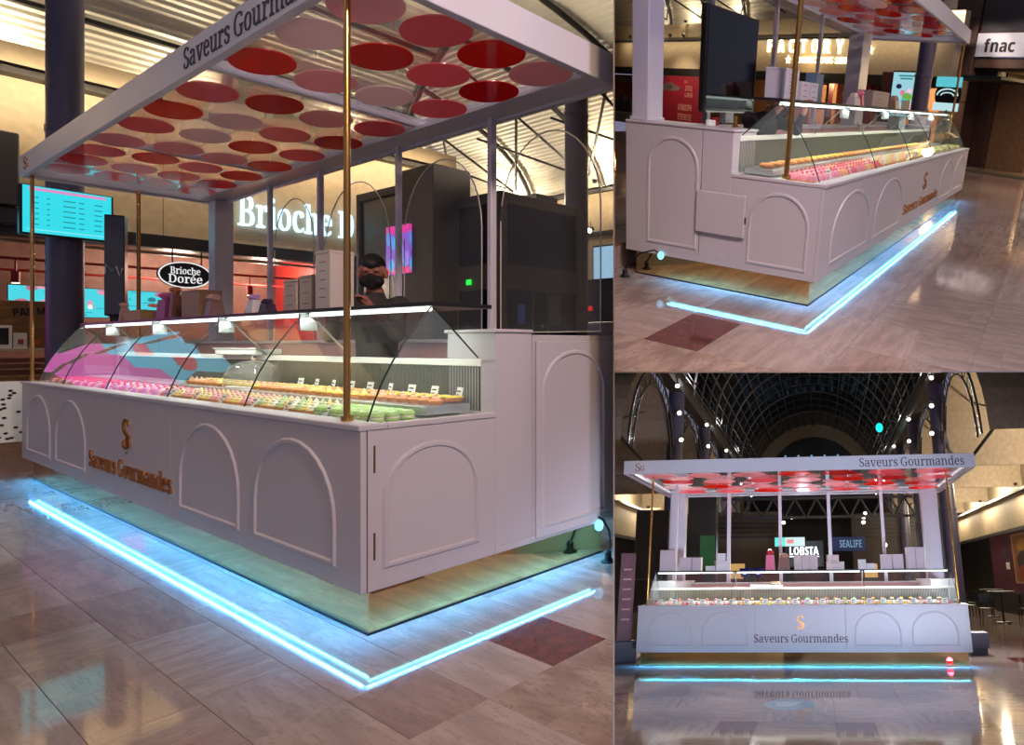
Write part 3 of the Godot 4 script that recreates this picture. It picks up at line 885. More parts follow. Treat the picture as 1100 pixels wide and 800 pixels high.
# ---------------------------------------------------------------- floors
func lay_floor(x0: float, x1: float, z0: float, z1: float, a: float, b: float, reds: Array, label_off: int, holes: Array):
	var fl = Node3D.new()
	fl.name = numbered("floor_" + {"L": "left", "T": "upper", "B": "lower"}[room])
	add_child(fl)
	fl.transform = RT
	fl.set_meta("kind", "structure")
	box("bed", mat("grout", Color(0.34, 0.29, 0.26), 0.8), fl, Vector3(x0, -0.12, z0), Vector3(x1, -0.012, z1))
	var cells = []
	var nx = int((x1 - x0) / (2 * a))
	var nz = int((z1 - z0) / (2 * b))
	for i in nx:
		for j in nz:
			var cx = x0 + i * 2 * a
			var cz = z0 + j * 2 * b
			var has_red = false
			for r in reds:
				if r.x > cx and r.x < cx + 2 * a and r.y > cz and r.y < cz + 2 * b: has_red = true
			var roll = rng.randf()
			if has_red or roll < 0.22:
				for q in [[0, 0], [1, 0], [0, 1], [1, 1]]: cells.append([cx + q[0] * a, cz + q[1] * b, a, b])
			elif roll < 0.5:
				cells.append([cx, cz, 2 * a, b]); cells.append([cx, cz + b, 2 * a, b])
			else:
				cells.append([cx, cz, 2 * a, 2 * b])
	var list = []
	for c in cells:
		var mid = Vector3(c[0] + c[2] / 2, 0, c[1] + c[3] / 2)
		var p = pix(mid)
		var red = false
		for r in reds:
			if r.x > c[0] and r.x < c[0] + c[2] and r.y > c[1] and r.y < c[1] + c[3]: red = true
		var seen = p.x > -60 and p.x < 1160 and p.y < 860 and inside(mid, 0.0)
		for h in holes:
			if c[0] > h[0] and c[0] + c[2] < h[1] and c[1] > h[2] and c[1] + c[3] < h[3]: seen = false
		var tone = rng.randi() % 7
		list.append([c[2] * c[3] / (p.z * p.z * p.z) if seen else 0.0, c, red, tone])
	list.sort_custom(func(p, q): return p[0] > q[0])
	var shared = {}
	var rest = MB.new()
	for i in list.size():
		var c = list[i][1]
		var g = 0.0008
		var key = "%s%d%d" % [room, roundi(c[2] * 1000), roundi(c[3] * 1000)]
		if i < 300 and list[i][0] > 0.0:
			var m = mats["red_stone"] if list[i][2] else mats["marble%d" % list[i][3]]
			var corner_in = true
			for q in [[0, 0], [1, 0], [0, 1], [1, 1]]:
				if not inside(Vector3(c[0] + q[0] * c[2], 0, c[1] + q[1] * c[3])): corner_in = false
			var o
			if corner_in:
				if not shared.has(key):
					var mb = MB.new()
					mb.bx(Vector3(g, -0.013, g), Vector3(c[2] - g, 0, c[3] - g), 0.0012)
					shared[key] = mesh_of(mb, null)
				o = MeshInstance3D.new()
				o.name = "tile"
				o.mesh = shared[key]
				fl.add_child(o, true)
				o.position = Vector3(c[0], 0, c[1])
				o.material_override = m
			else:
				o = box("tile", m, fl, Vector3(c[0] + g, -0.013, c[1] + g), Vector3(c[0] + c[2] - g, 0, c[1] + c[3] - g))
		else:
			var t = [1.0, 0.93, 0.84, 0.97, 0.88, 0.8, 0.95][list[i][3]]
			rest.col = Color(0.45, 0.08, 0.06) if list[i][2] else Color(t, t, t)
			rest.bx(Vector3(c[0] + g, -0.013, c[1] + g), Vector3(c[0] + c[2] - g, 0, c[1] + c[3] - g))
	if rest.v.size():
		var o = part(rest, "far_tiles", mats["marble_far"], fl)
		if o: o.set_meta("kind", "stuff")
	return fl

# ---------------------------------------------------------------- shared fittings of the arcade
func corrugated(nm: String, prof: Array, lo: float, hi: float, axis: String, m: Material):   # a ribbed sheet bent along a profile (a, y), drawn out along the other level axis
	var mb = MB.new()
	var pts = []
	for i in prof.size() - 1:
		for k in 6:
			var p = prof[i].lerp(prof[i + 1], k / 6.0)
			var t = (prof[i + 1] - prof[i]).normalized()
			pts.append(p + Vector2(-t.y, t.x) * (0.012 if k % 2 else -0.012))
	for i in pts.size() - 1:
		var a = pts[i]
		var b = pts[i + 1]
		if axis == "z": mb.quad(Vector3(a.x, a.y, lo), Vector3(a.x, a.y, hi), Vector3(b.x, b.y, hi), Vector3(b.x, b.y, lo))
		else: mb.quad(Vector3(hi, a.y, a.x), Vector3(lo, a.y, a.x), Vector3(lo, b.y, b.x), Vector3(hi, b.y, b.x))
	return struct(part(mb, nm, m, self))

func uplight(at: Vector3, label: String, e: float, col := Color(1.0, 0.93, 0.8)):
	var o = thing("uplight", label, "lamp", at, 0.0, "uplights along the wall tops, " + VIEW[room])
	var b = MB.new()
	b.lathe([Vector2(0, 0), Vector2(0.07, 0), Vector2(0.09, 0.1), Vector2(0.08, 0.1), Vector2(0.06, 0.06), Vector2(0, 0.06)], 12)
	part(b, "housing", mat("charcoal", Color(0.09, 0.085, 0.09), 0.35), o)
	var l = MB.new()
	l.lathe([Vector2(0.075, 0.085), Vector2(0, 0.09)], 12)
	part(l, "lamp_lens", glow("warm_lens", Color(1, 0.93, 0.78), 3.0), o)
	lamp_omni(at + Vector3(0, 0.25, 0), col, e, 0.12, o)

func added_washer(x0: float, x1: float, y: float, z: float, label: String, e: float, col := Color(1.0, 0.92, 0.78)):   # an added trough lamp, there to brighten the wall behind it (local x along the wall, z out)
	var o = thing("added_washer", label, "lamp", Vector3((x0 + x1) / 2, y, z))
	var h = (x1 - x0) / 2
	box("trough", mat("charcoal", Color(0.09, 0.085, 0.09), 0.35), o, Vector3(-h, 0, 0), Vector3(h, 0.05, 0.06), 0.004)
	box("lamp_tube", glow("warm_lens", Color(1, 0.93, 0.78), 3.0), o, Vector3(-h + 0.02, 0.012, -0.012), Vector3(h - 0.02, 0.038, -0.001))
	for i in 5: box("arm", mat("charcoal", Color.BLACK), o, Vector3(-h + i * h * 0.49, 0.05, -z), Vector3(-h + i * h * 0.49 + 0.03, 0.08, 0.03))
	lamp_area(Vector3((x0 + x1) / 2, y, z - 0.03), Vector3(0, -0.5, -1).normalized(), Vector3(1, 0, 0), Vector2(2 * h, 0.06), col, e, o)

func spot_lamp(at: Vector3, to: Vector3, label: String, e: float, col: Color, angle := 45.0, r := 0.07, group := ""):
	var o = thing("spot_lamp", label, "lamp", at, 0.0, group)
	var d = (to - at).normalized()
	var b = MB.new()
	b.tube([-d * 0.18, Vector3.ZERO], r, 12)
	b.tube([-d * 0.1, -d * 0.1 + Vector3(0, 0.25, 0)], 0.012, 6)
	part(b, "housing", mat("charcoal", Color(0.09, 0.085, 0.09), 0.35), o)
	var l = MB.new()
	l.tube([d * 0.001, d * 0.012], r * 0.85, 12)
	part(l, "lamp_lens", glow("white_lens", Color(1, 0.97, 0.9), 7.0), o)
	if e > 0: lamp_spot(at + d * 0.03, to, col, e, angle, r, o)

func column(nm, x: float, z: float, r: float, y1: float, m: Material, label: String, group := ""):
	var o = thing(nm, label, "column", Vector3(x, 0, z), 0.0, group)
	var b = MB.new()
	b.lathe([Vector2(r, 0.25), Vector2(r, y1)], 20)
	part(b, "shaft", m, o)
	var c = MB.new()
	c.lathe([Vector2(0, 0), Vector2(r * 1.15, 0), Vector2(r * 1.15, 0.22), Vector2(r, 0.25)], 20)
	part(c, "base", m, o)
	var t = MB.new()
	for y in [0.45, 0.8]: t.lathe([Vector2(r, y1 * y - 0.05), Vector2(r * 1.06, y1 * y - 0.04), Vector2(r * 1.06, y1 * y + 0.04), Vector2(r, y1 * y + 0.05)], 20)
	part(t, "collar", m, o)
	return o

func steel_arch(label: String, pts: Array, r: float, m: Material, ties: Array = [], group := ""):
	var o = thing("steel_arch", label, "beam", Vector3.ZERO, 0.0, group)
	var b = MB.new()
	b.tube(pts, r, 8)
	part(b, "rib", m, o)
	for t in ties:
		var c = MB.new()
		c.tube(t, r * 0.5, 6)
		part(c, "tie_rod", m, o)
	return o

func frame_at(origin: Vector3, yaw: float) -> Transform3D:
	return RT * Transform3D(Basis(Vector3.UP, yaw), origin)

func menu_picture(im: Image, seed_: int):
	var r = RandomNumberGenerator.new()
	r.seed = seed_
	im.fill(Color(0.3, 0.85, 0.9))
	for i in 7:
		ellipse(im, r.randf() * im.get_width(), r.randf() * im.get_height(), r.randf_range(6, 16), r.randf_range(4, 12), [Color(0.75, 0.45, 0.55), Color(0.9, 0.95, 0.95), Color(0.55, 0.3, 0.25), Color(0.9, 0.6, 0.7), Color(0.2, 0.5, 0.55)][r.randi() % 5])
	for i in 8: im.fill_rect(Rect2i(r.randi() % im.get_width(), r.randi() % im.get_height(), 18, 1), Color(0.15, 0.45, 0.5))

# ---------------------------------------------------------------- the large left view
func room_left():
	room = "L"
	RT = Transform3D(Basis(Vector3.UP, -0.56948438), Vector3(-2.04281718, -1.52180701, -3.30600967))
	planes = [Plane(Vector3(-1, 0, -S1).normalized(), HALF)]
	var home = RT
	lay_floor(-16.0, 5.0, -15.0, 5.1, 0.5, 0.34, [Vector2(0.86, -0.56), Vector2(-2.2, 1.2)], 0, [[-7.4, -0.1, -2.3, -0.1]])
	var cream = noisy("cream_wall", Color(0.72, 0.64, 0.52), Color(0.68, 0.6, 0.48), 0.7)
	var steel = mat("dark_steel", Color(0.2, 0.185, 0.18), 0.5, 0.3)
	var vault = mat("vault_sheet", Color(0.78, 0.75, 0.68), 0.5, 0.0)
	# ceiling: two ribbed vaults
	var p1 = []
	for i in 21:
		var a = PI - (PI / 2) * i / 20
		p1.append(Vector2(-4.2 + cos(a) * 9.0, 6.0 + sin(a) * 4.2))
	p1.append(Vector2(9, 10.3))
	corrugated("ceiling", p1, -7.2, 7.0, "z", vault)
	var p2 = []
	for i in 21:
		var a = PI - (PI / 2) * i / 20
		p2.append(Vector2(-6.0 + cos(a) * 7.8, 6.4 + sin(a) * 3.6))
	corrugated("ceiling_rear", p2, -26.0, 0.0, "x", vault)
	var n = 0
	for zz in [-7.2, -3.6, -0.4, 3.2]:
		var pts = []
		for q in p1: pts.append(Vector3(q.x + 0.12, q.y - 0.12, zz))
		steel_arch(["dark steel arch rib along the edge between the two vaults", "dark steel arch rib under the ceiling behind the lettered canopy", "dark steel arch rib beside the purple column at the ceiling", "dark steel arch rib of the ceiling at the left"][n], pts, 0.09, steel, [], "ceiling ribs, large left view")
		n += 1
	n = 0
	for i in [4, 8, 12]:
		steel_arch(["lowest dark purlin running across the left ceiling", "middle dark purlin running across the left ceiling", "topmost dark purlin running across the left ceiling"][n], [Vector3(p1[i].x + 0.1, p1[i].y - 0.1, -7.2), Vector3(p1[i].x + 0.1, p1[i].y - 0.1, 7)], 0.06, steel, [], "ceiling purlins, large left view")
		n += 1
	n = 0
	for xx in [-20.0, -16.3, -12.6, -9.2]:
		var pts = []
		for q in p2: pts.append(Vector3(xx, q.y - 0.12, q.x + 0.1))
		n += 1
		steel_arch("%s slim steel arch with tie rods from the left under the rear vault" % ["first", "second", "third", "fourth"][n - 1], pts, 0.08, steel, [[Vector3(xx, 7.0, -13.0), Vector3(xx + 3.4, 8.2, -10.5)], [Vector3(xx, 8.4, -11.5), Vector3(xx + 3.4, 7.0, -13.0)], [Vector3(xx, 6.9, -12.9), Vector3(xx, 8.9, -8.5)]], "rear vault arches, large left view")
	# rear wall
	struct(box("wall_rear", cream, self, Vector3(-28, 0, -13.4), Vector3(0, 6.4, -13.0)))
	struct(box("trim_1", steel, self, Vector3(-28, 6.35, -13.0), Vector3(0, 6.5, -12.85)))
	struct(box("trim_2", steel, self, Vector3(-28, 5.0, -13.0), Vector3(0, 5.12, -12.93)))
	var ds = thing("dark_shopfront", "dark shopfront recess beyond the black booth at the far right of the big view", "shopfront", Vector3(-12.4, 0, -12.95))
	box("recess", mat("shop_black", Color(0.05, 0.04, 0.04), 0.5), ds, Vector3(-1.6, 0, 0), Vector3(3.0, 3.6, 0.04))
	box("shelf_lights", glow("red_lights", Color(0.8, 0.1, 0.06), 0.8), ds, Vector3(-0.8, 2.6, 0.05), Vector3(0.1, 2.75, 0.08), 0.01)
	box("counter", mat("bar_top", Color(0.42, 0.42, 0.48), 0.3), ds, Vector3(-0.4, 0, 0.3), Vector3(3, 2.2, 0.9), 0.02)
	var lb = thing("shop_screen", "pale blue lit screen on the far right wall above the dark shopfront", "screen", Vector3(-11.7, 3.55, -12.9))
	box("housing", mat("charcoal", Color(0.09, 0.085, 0.09), 0.35), lb, Vector3(-0.55, 0, 0), Vector3(0.55, 1.1, 0.05), 0.01)
	box("screen", glow("pale_screen", Color(0.62, 0.78, 0.9), 0.75), lb, Vector3(-0.5, 0.05, 0.05), Vector3(0.5, 1.05, 0.06))
	var ex = thing("exit_sign", "small green exit lamp beside the black booth", "exit sign", Vector3(-12.95, 4.5, -12.9))
	box("lamp_face", glow("exit_green", Color(0.2, 0.95, 0.75), 1.2), ex, Vector3(-0.17, 0, 0.02), Vector3(0.17, 0.28, 0.06), 0.01)
	box("case", mat("charcoal", Color.BLACK), ex, Vector3(-0.19, -0.02, 0), Vector3(0.19, 0.3, 0.02))
	var pl = thing("wall_speaker", "black wall speaker above the green exit lamp", "speaker", Vector3(-12.95, 4.95, -12.75))
	var sb = MB.new()
	sb.hexa([Vector3(-0.2, 0, 0.1), Vector3(0.2, 0, 0.16), Vector3(0.2, 0, -0.1), Vector3(-0.2, 0, -0.1), Vector3(-0.16, 0.42, 0.2), Vector3(0.24, 0.36, 0.26), Vector3(0.2, 0.4, -0.1), Vector3(-0.16, 0.42, -0.1)])
	part(sb, "cabinet", mat("black", Color(0.02, 0.02, 0.022), 0.5), pl)
	box("bracket", mat("black", Color.BLACK), pl, Vector3(-0.05, 0.1, -0.2), Vector3(0.05, 0.2, -0.1))
	spot_lamp(Vector3(-12.4, 2.55, -12.0), Vector3(-8, 1.0, -6), "bright white lamp glowing low in the far right shopfront", 3.0, Color(1, 0.95, 0.85), 60, 0.11)
	spot_lamp(Vector3(-11.9, 5.05, -12.4), Vector3(-9, 1, -6), "white lamp under the beam by the far right column", 3.0, Color(1, 0.95, 0.85), 60, 0.09)
	column("steel_column", -10.9, -11.0, 0.32, 10.0, mat("purple_steel", Color(0.27, 0.25, 0.34), 0.45), "tall lilac-grey column rising behind the black glass booths")
	RT = frame_at(Vector3(0, 0, -13), 0.0)
	added_washer(-24.0, -6.0, 6.25, 0.7, "added long trough lamp washing the rear beige wall", 15.0)
	RT = home
	for i in 2: spot_lamp([Vector3(-7.2, 4.32, -6.95), Vector3(-9.8, 4.62, -6.15)][i], Vector3(-4.0, 10.0, -2.0 - i * 3), ["added floodlight on the roof of the blue-black booth", "added floodlight on the roof of the teal-black booth"][i], 45.0, Color(1.0, 0.95, 0.86), 70, 0.15)  # floodlights added behind the booth tops to brighten the ceiling
	uplight(Vector3(-12.0, 6.6, -12.7), "uplight at the rear wall near the lilac column", 8.0)
	uplight(Vector3(-17.0, 6.6, -12.7), "uplight at the rear wall behind the black booths", 10.0)
	uplight(Vector3(-22.0, 6.6, -12.7), "uplight at the far left end of the rear wall", 8.0)
	# black glass booths
	var bk = mat("booth_frame", Color(0.25, 0.225, 0.205), 0.7)
	var dg = mat("booth_glass", Color(0.025, 0.027, 0.13), 0.35)
	dg.metallic_specular = 0.2
	var teal = mat("booth_teal", Color(0.0, 0.06, 0.06), 0.35)
	var b1 = thing("dark_booth", "tall dark brown booth with blue-black glass beside the lilac column", "booth", Vector3(-6.5, 0, -5.42))
	box("body", bk, b1, Vector3(-1.3, 0, -1.77), Vector3(0, 4.22, 0), 0.02)
	for q in [[2.95, 4.02], [0.3, 2.5]]:
		box("window", dg, b1, Vector3(0, q[0], -1.68), Vector3(0.015, q[1], -0.14))
		box("window", dg, b1, Vector3(-1.2, q[0], 0), Vector3(-0.12, q[1], 0.015))
	for zz in [-0.65, -1.0]: box("mullion", bk, b1, Vector3(0.015, 0.3, zz), Vector3(0.03, 2.5, zz - 0.03))
	box("interior_sign", glow("dim_blue", Color(0.1, 0.16, 0.3), 0.5), b1, Vector3(0.016, 1.9, -0.35), Vector3(0.022, 2.25, -0.5))
	box("pale_panel", mat("pale_panel", Color(0.3, 0.28, 0.24), 0.3), b1, Vector3(0.016, 1.9, -1.05), Vector3(0.022, 2.45, -1.3))
	box("exit_lamp", glow("exit_green2", Color(0.05, 0.85, 0.25), 1.6), b1, Vector3(-0.95, 2.6, 0.016), Vector3(-0.8, 2.7, 0.04), 0.01, "small green exit lamp")
	box("roof_box", bk, b1, Vector3(-0.9, 4.22, -1.5), Vector3(-0.3, 4.4, -1.0), 0.01)
	var b2 = thing("dark_booth", "tall dark booth with teal-black glass and a pink screen", "booth", Vector3(-8.9, 0, -5.1))
	box("body", teal, b2, Vector3(-1.75, 0, -1.2), Vector3(0, 4.5, 0), 0.02)
	box("frame", bk, b2, Vector3(-1.8, 0, -0.02), Vector3(-1.68, 4.56, 0.05), 0.01)
	box("frame", bk, b2, Vector3(-1.8, 4.42, -1.2), Vector3(0.1, 4.58, 0.05), 0.01)
	box("pillar", bk, b2, Vector3(0.05, 0, -0.6), Vector3(1.12, 4.78, 0.15), 0.02)
	box("pillar", bk, b2, Vector3(1.15, 0, -1.0), Vector3(1.5, 4.25, -0.4), 0.02)
	box("screen", printed("booth_screen", 48, 48, func(im):
		im.fill(Color(0.55, 0.35, 0.8))
		im.fill_rect(Rect2i(0, 0, 48, 8), Color(0.9, 0.2, 0.65)); im.fill_rect(Rect2i(0, 42, 48, 6), Color(0.95, 0.2, 0.5))
		for i in 9: ellipse(im, 6 + (i * 17) % 40, 12 + (i * 11) % 28, 6, 7, [Color(0.35, 0.6, 0.95), Color(0.6, 0.5, 0.95), Color(0.3, 0.75, 0.95)][i % 3]), 0.9), b2, Vector3(-0.35, 2.85, 0.052), Vector3(0.45, 3.75, 0.2), 0.0, "pink and blue lit screen")
	box("red_poster", mat("dim_red", Color(0.12, 0.02, 0.03), 0.3), b2, Vector3(-1.1, 1.9, 0.0), Vector3(-0.6, 3.6, 0.012))
	# storefront at the left, facing the kiosk's end
	RT = frame_at(Vector3(-13, 0, 0), PI / 2)
	struct(box("wall_left", cream, self, Vector3(-8, 3.62, -0.4), Vector3(8.5, 6.05, 0.0)))
	struct(box("wall_left_joint", mat("joint", Color(0.35, 0.33, 0.33), 0.8), self, Vector3(2.65, 3.62, 0), Vector3(2.66, 6.0, 0.004)))
	struct(box("trim_3", mat("shop_black", Color(0.05, 0.04, 0.04), 0.5), self, Vector3(-8, 3.38, -0.5), Vector3(8.5, 3.62, 0.03)))
	struct(box("trim_4", mat("beige_line", Color(0.6, 0.5, 0.38), 0.5), self, Vector3(-8, 3.28, -0.4), Vector3(8.5, 3.33, -0.3)))
	struct(box("trim_5", steel, self, Vector3(-8, 6.0, -0.05), Vector3(8.5, 6.14, 0.3)))
	struct(box("trim_added_parapet", cream, self, Vector3(-8, 6.14, 0.25), Vector3(8.5, 6.5, 0.3)))  # parapet added to keep the uplights out of the floor reflections
	var shop = noisy("shop_wall", Color(0.5, 0.35, 0.3), Color(0.44, 0.3, 0.27), 0.6)
	struct(box("wall_shop_back", shop, self, Vector3(-8, 0, -3.4), Vector3(8.5, 3.6, -3.2)))
	struct(box("ceiling_shop", mat("shop_ceiling", Color(0.42, 0.31, 0.27), 0.7), self, Vector3(-8, 3.62, -3.4), Vector3(8.5, 3.72, -0.4)))
	struct(box("wall_shop_end", mat("shop_red", Color(0.6, 0.1, 0.06), 0.6), self, Vector3(5.6, 0, -3.2), Vector3(5.8, 3.6, -0.5)))
	for i in 2: lamp_omni(Vector3(3.3 + i * 1.6, 3.1, -1.6), Color(1.0, 0.9, 0.8), 4.5, 0.2)
	n = 0
	for yy in [2.95, 2.82]:
		steel_arch(["upper red lighting rail in the bakery shop", "lower red lighting rail in the bakery shop"][n], [Vector3(-3, yy + 0.1, -0.9 - n), Vector3(6, yy + 0.1, -0.9 - n)], 0.025, mat("rail_red", Color(0.6, 0.08, 0.06), 0.5))
		n += 1
	n = 0
	for xx in [0.9, 2.2, 3.9, 4.35, 5.2]:
		var s = thing("rail_spot", ["red rail spotlight farthest left in the bakery", "red rail spotlight left of the oval sign", "red rail spotlight right of the white column", "red rail spotlight right of centre in the bakery", "red rail spotlight next to the red side wall"][n], "lamp", Vector3(xx, 2.62, -0.9), 0.0, "red spotlights in the bakery")
		var b = MB.new()
		b.tube([Vector3(0, 0, 0), Vector3(0, 0.2, 0)], 0.06, 10)
		b.tube([Vector3(0, 0.2, 0), Vector3(0, 0.42, 0)], 0.015, 6)
		part(b, "housing", mat("rail_red", Color(0.6, 0.08, 0.06), 0.5), s)
		var l = MB.new()
		l.tube([Vector3(0, -0.012, 0), Vector3(0, -0.001, 0)], 0.05, 10)
		part(l, "lamp_lens", glow("warm_lens", Color(1, 0.93, 0.78), 3.0), s)
		n += 1
	added_washer(-4.0, 8.0, 5.95, 0.8, "added long trough lamp washing the beige storefront wall", 19.0)
	var sg = thing("shop_sign", "big glowing white bakery lettering on the beige wall", "sign", Vector3(4.93, 4.33, 0))
	text("Brioche D", serif, 2.22, 0.08, glow("sign_white", Color(0.72, 0.9, 1.0), 2.2), sg, Transform3D(Basis.IDENTITY, Vector3(0.0, 0.0, 0.07)), "glowing_letters", 0.66)
	var ov = thing("oval_sign", "black oval bakery sign with white rim hanging in the shop opening", "sign", Vector3(3.02, 2.9, -0.15))
	var ob = MB.new()
	ob.lathe([Vector2(0, -0.03), Vector2(1, -0.03), Vector2(1, 0.03), Vector2(0, 0.03)], 36, Transform3D(Basis(Vector3.RIGHT, PI / 2), Vector3.ZERO), 0.42, 0.265)
	part(ob, "board", mat("sign_black", Color(0.04, 0.035, 0.04), 0.4), ov)
	var orim = MB.new()
	var opts = []
	for i in 37: opts.append(Vector3(cos(TAU * i / 36) * 0.4, sin(TAU * i / 36) * 0.25, 0.03))
	orim.tube(opts, 0.014, 6)
	var white_glow = glow("sign_soft", Color(0.95, 0.95, 0.95), 0.9)
	part(orim, "rim", white_glow, ov)
	text("Brioche", serif, 0.46, 0.02, white_glow, ov, Transform3D(Basis.IDENTITY, Vector3(0, 0.085, 0.04)), "lettering", 0.14)
	text("Dorée", serif, 0.52, 0.03, white_glow, ov, Transform3D(Basis.IDENTITY, Vector3(0, -0.075, 0.04)), "lettering", 0.17)
	for xx in [-0.2, 0.25]: box("hanger", steel, ov, Vector3(xx, 0.22, -0.01), Vector3(xx + 0.02, 0.5, 0.01))
	n = 0
	for q in [[0.85, 1.6], [1.66, 2.2], [2.25, 3.2], [3.3, 3.9]]:
		var o = thing("menu_screen", ["cyan menu screen at the far left of the bakery", "cyan menu screen behind the dark column", "cyan menu screen with food pictures beside the white column", "cyan menu screen partly behind the white column"][n], "screen", Vector3((q[0] + q[1]) / 2 - 0.1, 2.02, -0.6), 0.0, "menu screens over the bakery counter")
		var w = (q[1] - q[0]) / 2 - 0.01
		box("housing", mat("charcoal", Color.BLACK), o, Vector3(-w, 0, -0.06), Vector3(w, 0.55, -0.002), 0.008)
		var sd = n
		panel("screen", printed("menu%d" % n, 96, 64, func(im): menu_picture(im, 7 + sd), 1.0), o, Vector3(-w + 0.01, 0.01, 0), Vector3(w - 0.01, 0.01, 0), Vector3(w - 0.01, 0.54, 0), Vector3(-w + 0.01, 0.54, 0))
		n += 1
	var dp = thing("dark_fascia_box", "dark grey sign box on the wall at the far left edge", "sign box", Vector3(0.3, 3.5, 0.05))
	box("case", mat("dim_grey", Color(0.17, 0.16, 0.16), 0.5), dp, Vector3(-2.5, 0.3, 0), Vector3(0.45, 1.5, 0.35), 0.02)
	box("lower_band", mat("shop_black", Color.BLACK), dp, Vector3(-2.5, 0.0, 0), Vector3(0.5, 0.28, 0.3), 0.02)
	var ad = thing("advert_screen", "large pink and cyan advertising screen beyond the left edge, mirrored in the case glass", "screen", Vector3(-0.8, 1.5, 2.5))
	box("housing", mat("tv_black", Color(0.025, 0.025, 0.03), 0.3), ad, Vector3(-0.85, -0.05, -0.1), Vector3(0.75, 1.95, 0), 0.01)
	panel("screen", printed("advert", 64, 80, func(im):
		im.fill(Color(0.9, 0.35, 0.75))
		im.fill_rect(Rect2i(0, 0, 64, 42), Color(0.35, 0.8, 0.95))
		for q in [[20, 18, 9, 5, Color(0.85, 0.12, 0.3)], [44, 26, 12, 4, Color(0.85, 0.15, 0.35)], [30, 60, 16, 8, Color(0.95, 0.5, 0.85)]]: ellipse(im, q[0], q[1], q[2], q[3], q[4]), 1.3), ad, Vector3(-0.82, 0, 0.004), Vector3(0.72, 0, 0.004), Vector3(0.72, 1.9, 0.004), Vector3(-0.82, 1.9, 0.004), "pink and cyan picture")
	box("stand", steel, ad, Vector3(-0.3, -1.5, -0.1), Vector3(0.2, -0.05, -0.04))
	# bakery counter, crate and goods at the far left
	var wood = noisy("counter_wood", Color(0.62, 0.46, 0.28), Color(0.5, 0.35, 0.2), 0.55, 0.03, 1.0, 6.0)
	var bc = thing("bakery_counter", "wooden bakery counter behind the kiosk's left end", "counter", Vector3(0.9, 0, 0.9))
	box("body", wood, bc, Vector3(-2.2, 0, -0.4), Vector3(4.5, 1.0, 0.3), 0.01)
	box("worktop", wood, bc, Vector3(-2.25, 1.0, -0.45), Vector3(4.5, 1.05, 0.35), 0.01)
	box("shelf", mat("pale_shelf", Color(0.75, 0.7, 0.6), 0.4), bc, Vector3(-1.5, 1.42, -0.35), Vector3(0.3, 1.46, 0.25), 0.005)
	for xx in [-1.45, 0.26]: box("shelf_upright", wood, bc, Vector3(xx, 1.05, -0.3), Vector3(xx + 0.04, 1.42, 0.2))
	var bb = thing("wooden_sign_board", "pale wooden board with dark lettering above the bakery counter", "sign", Vector3(0.72, 1.5, 1.0))
	box("board", wood, bb, Vector3(-0.5, 0, -0.03), Vector3(0.45, 0.72, 0), 0.005)
	text("PAR MOI", sans, 0.5, 0.01, mat("ink", Color(0.15, 0.14, 0.14), 0.7), bb, Transform3D(Basis(Vector3.BACK, 0.1), Vector3(0.12, 0.55, 0.004)), "lettering", 0.12)
	var tb = thing("tablet", "small dark tablet on a white stand on the bakery counter", "tablet", Vector3(0.45, 1.46, 1.08))
	box("frame", mat("card", Color.WHITE), tb, Vector3(-0.12, 0, -0.02), Vector3(0.12, 0.36, 0.0), 0.01)
	box("screen", mat("black", Color.BLACK), tb, Vector3(-0.085, 0.06, 0.0), Vector3(0.085, 0.32, 0.004))
	var yb = thing("yellow_basket", "small yellow tub on the bakery shelf", "tub", Vector3(1.12, 1.1, 1.2))
	var ym = MB.new()
	ym.lathe([Vector2(0, 0), Vector2(0.15, 0), Vector2(0.18, 0.2), Vector2(0.165, 0.2), Vector2(0.14, 0.05), Vector2(0, 0.05)], 14)
	part(ym, "tub", mat("yellow", Color(0.85, 0.66, 0.1), 0.4), yb)
	box("label", mat("card", Color.WHITE), yb, Vector3(-0.05, 0.06, 0.17), Vector3(0.05, 0.14, 0.18))
	var bt = thing("bread_crate", "brown wooden crate on the bakery counter at the left edge", "crate", Vector3(0.75, 1.05, 1.1))
	for i in 3: box("slat", noisy("brown_crate", Color(0.42, 0.22, 0.12), Color(0.34, 0.17, 0.09), 0.6), bt, Vector3(-0.4, 0.01 + i * 0.09, 0.1), Vector3(0.3, 0.08 + i * 0.09, 0.13), 0.004)
	box("bottom", mats["brown_crate"], bt, Vector3(-0.4, 0, -0.15), Vector3(0.3, 0.02, 0.1))
	for i in 3:
		var pc = thing("postcard", ["white card with an orange print on the bakery shelf", "small brown packet standing on the bakery shelf", "orange-brown packet by the board's lettering"][i], "card", Vector3(0.65 + i * 0.18, 1.465, 1.12))
		box("card", mat(["card", "kraft", "orange_pack"][i], [Color.WHITE, Color(0.5, 0.32, 0.2), Color(0.62, 0.26, 0.12)][i], 0.6), pc, Vector3(-0.07, 0, -0.02), Vector3(0.07, 0.24 + 0.08 * (i % 2), 0.02), 0.004)
		box("print", mat("print_orange", Color(0.75, 0.3, 0.15), 0.6), pc, Vector3(-0.03, 0.06, 0.02), Vector3(0.03, 0.14, 0.022))
	RT = home
	uplight(Vector3(-12.9, 6.15, -0.5), "uplight on the storefront wall beside the purple column", 3.5)
	uplight(Vector3(-12.9, 6.15, -3.2), "uplight on the storefront wall behind the canopy", 5.0)
	uplight(Vector3(-12.9, 6.15, -5.8), "uplight on the storefront wall above the bakery lettering", 4.0)
	# purple column with the menu television
	column("steel_column", -9.6, -0.72, 0.19, 10.0, mat("purple_steel", Color(0.27, 0.25, 0.34), 0.45), "dark purple column carrying the cyan television")
	var tv = thing("television", "wall television with a cyan price list on the purple column", "television", Vector3(-9.3, 2.97, -0.7), PI / 2 + 0.12)
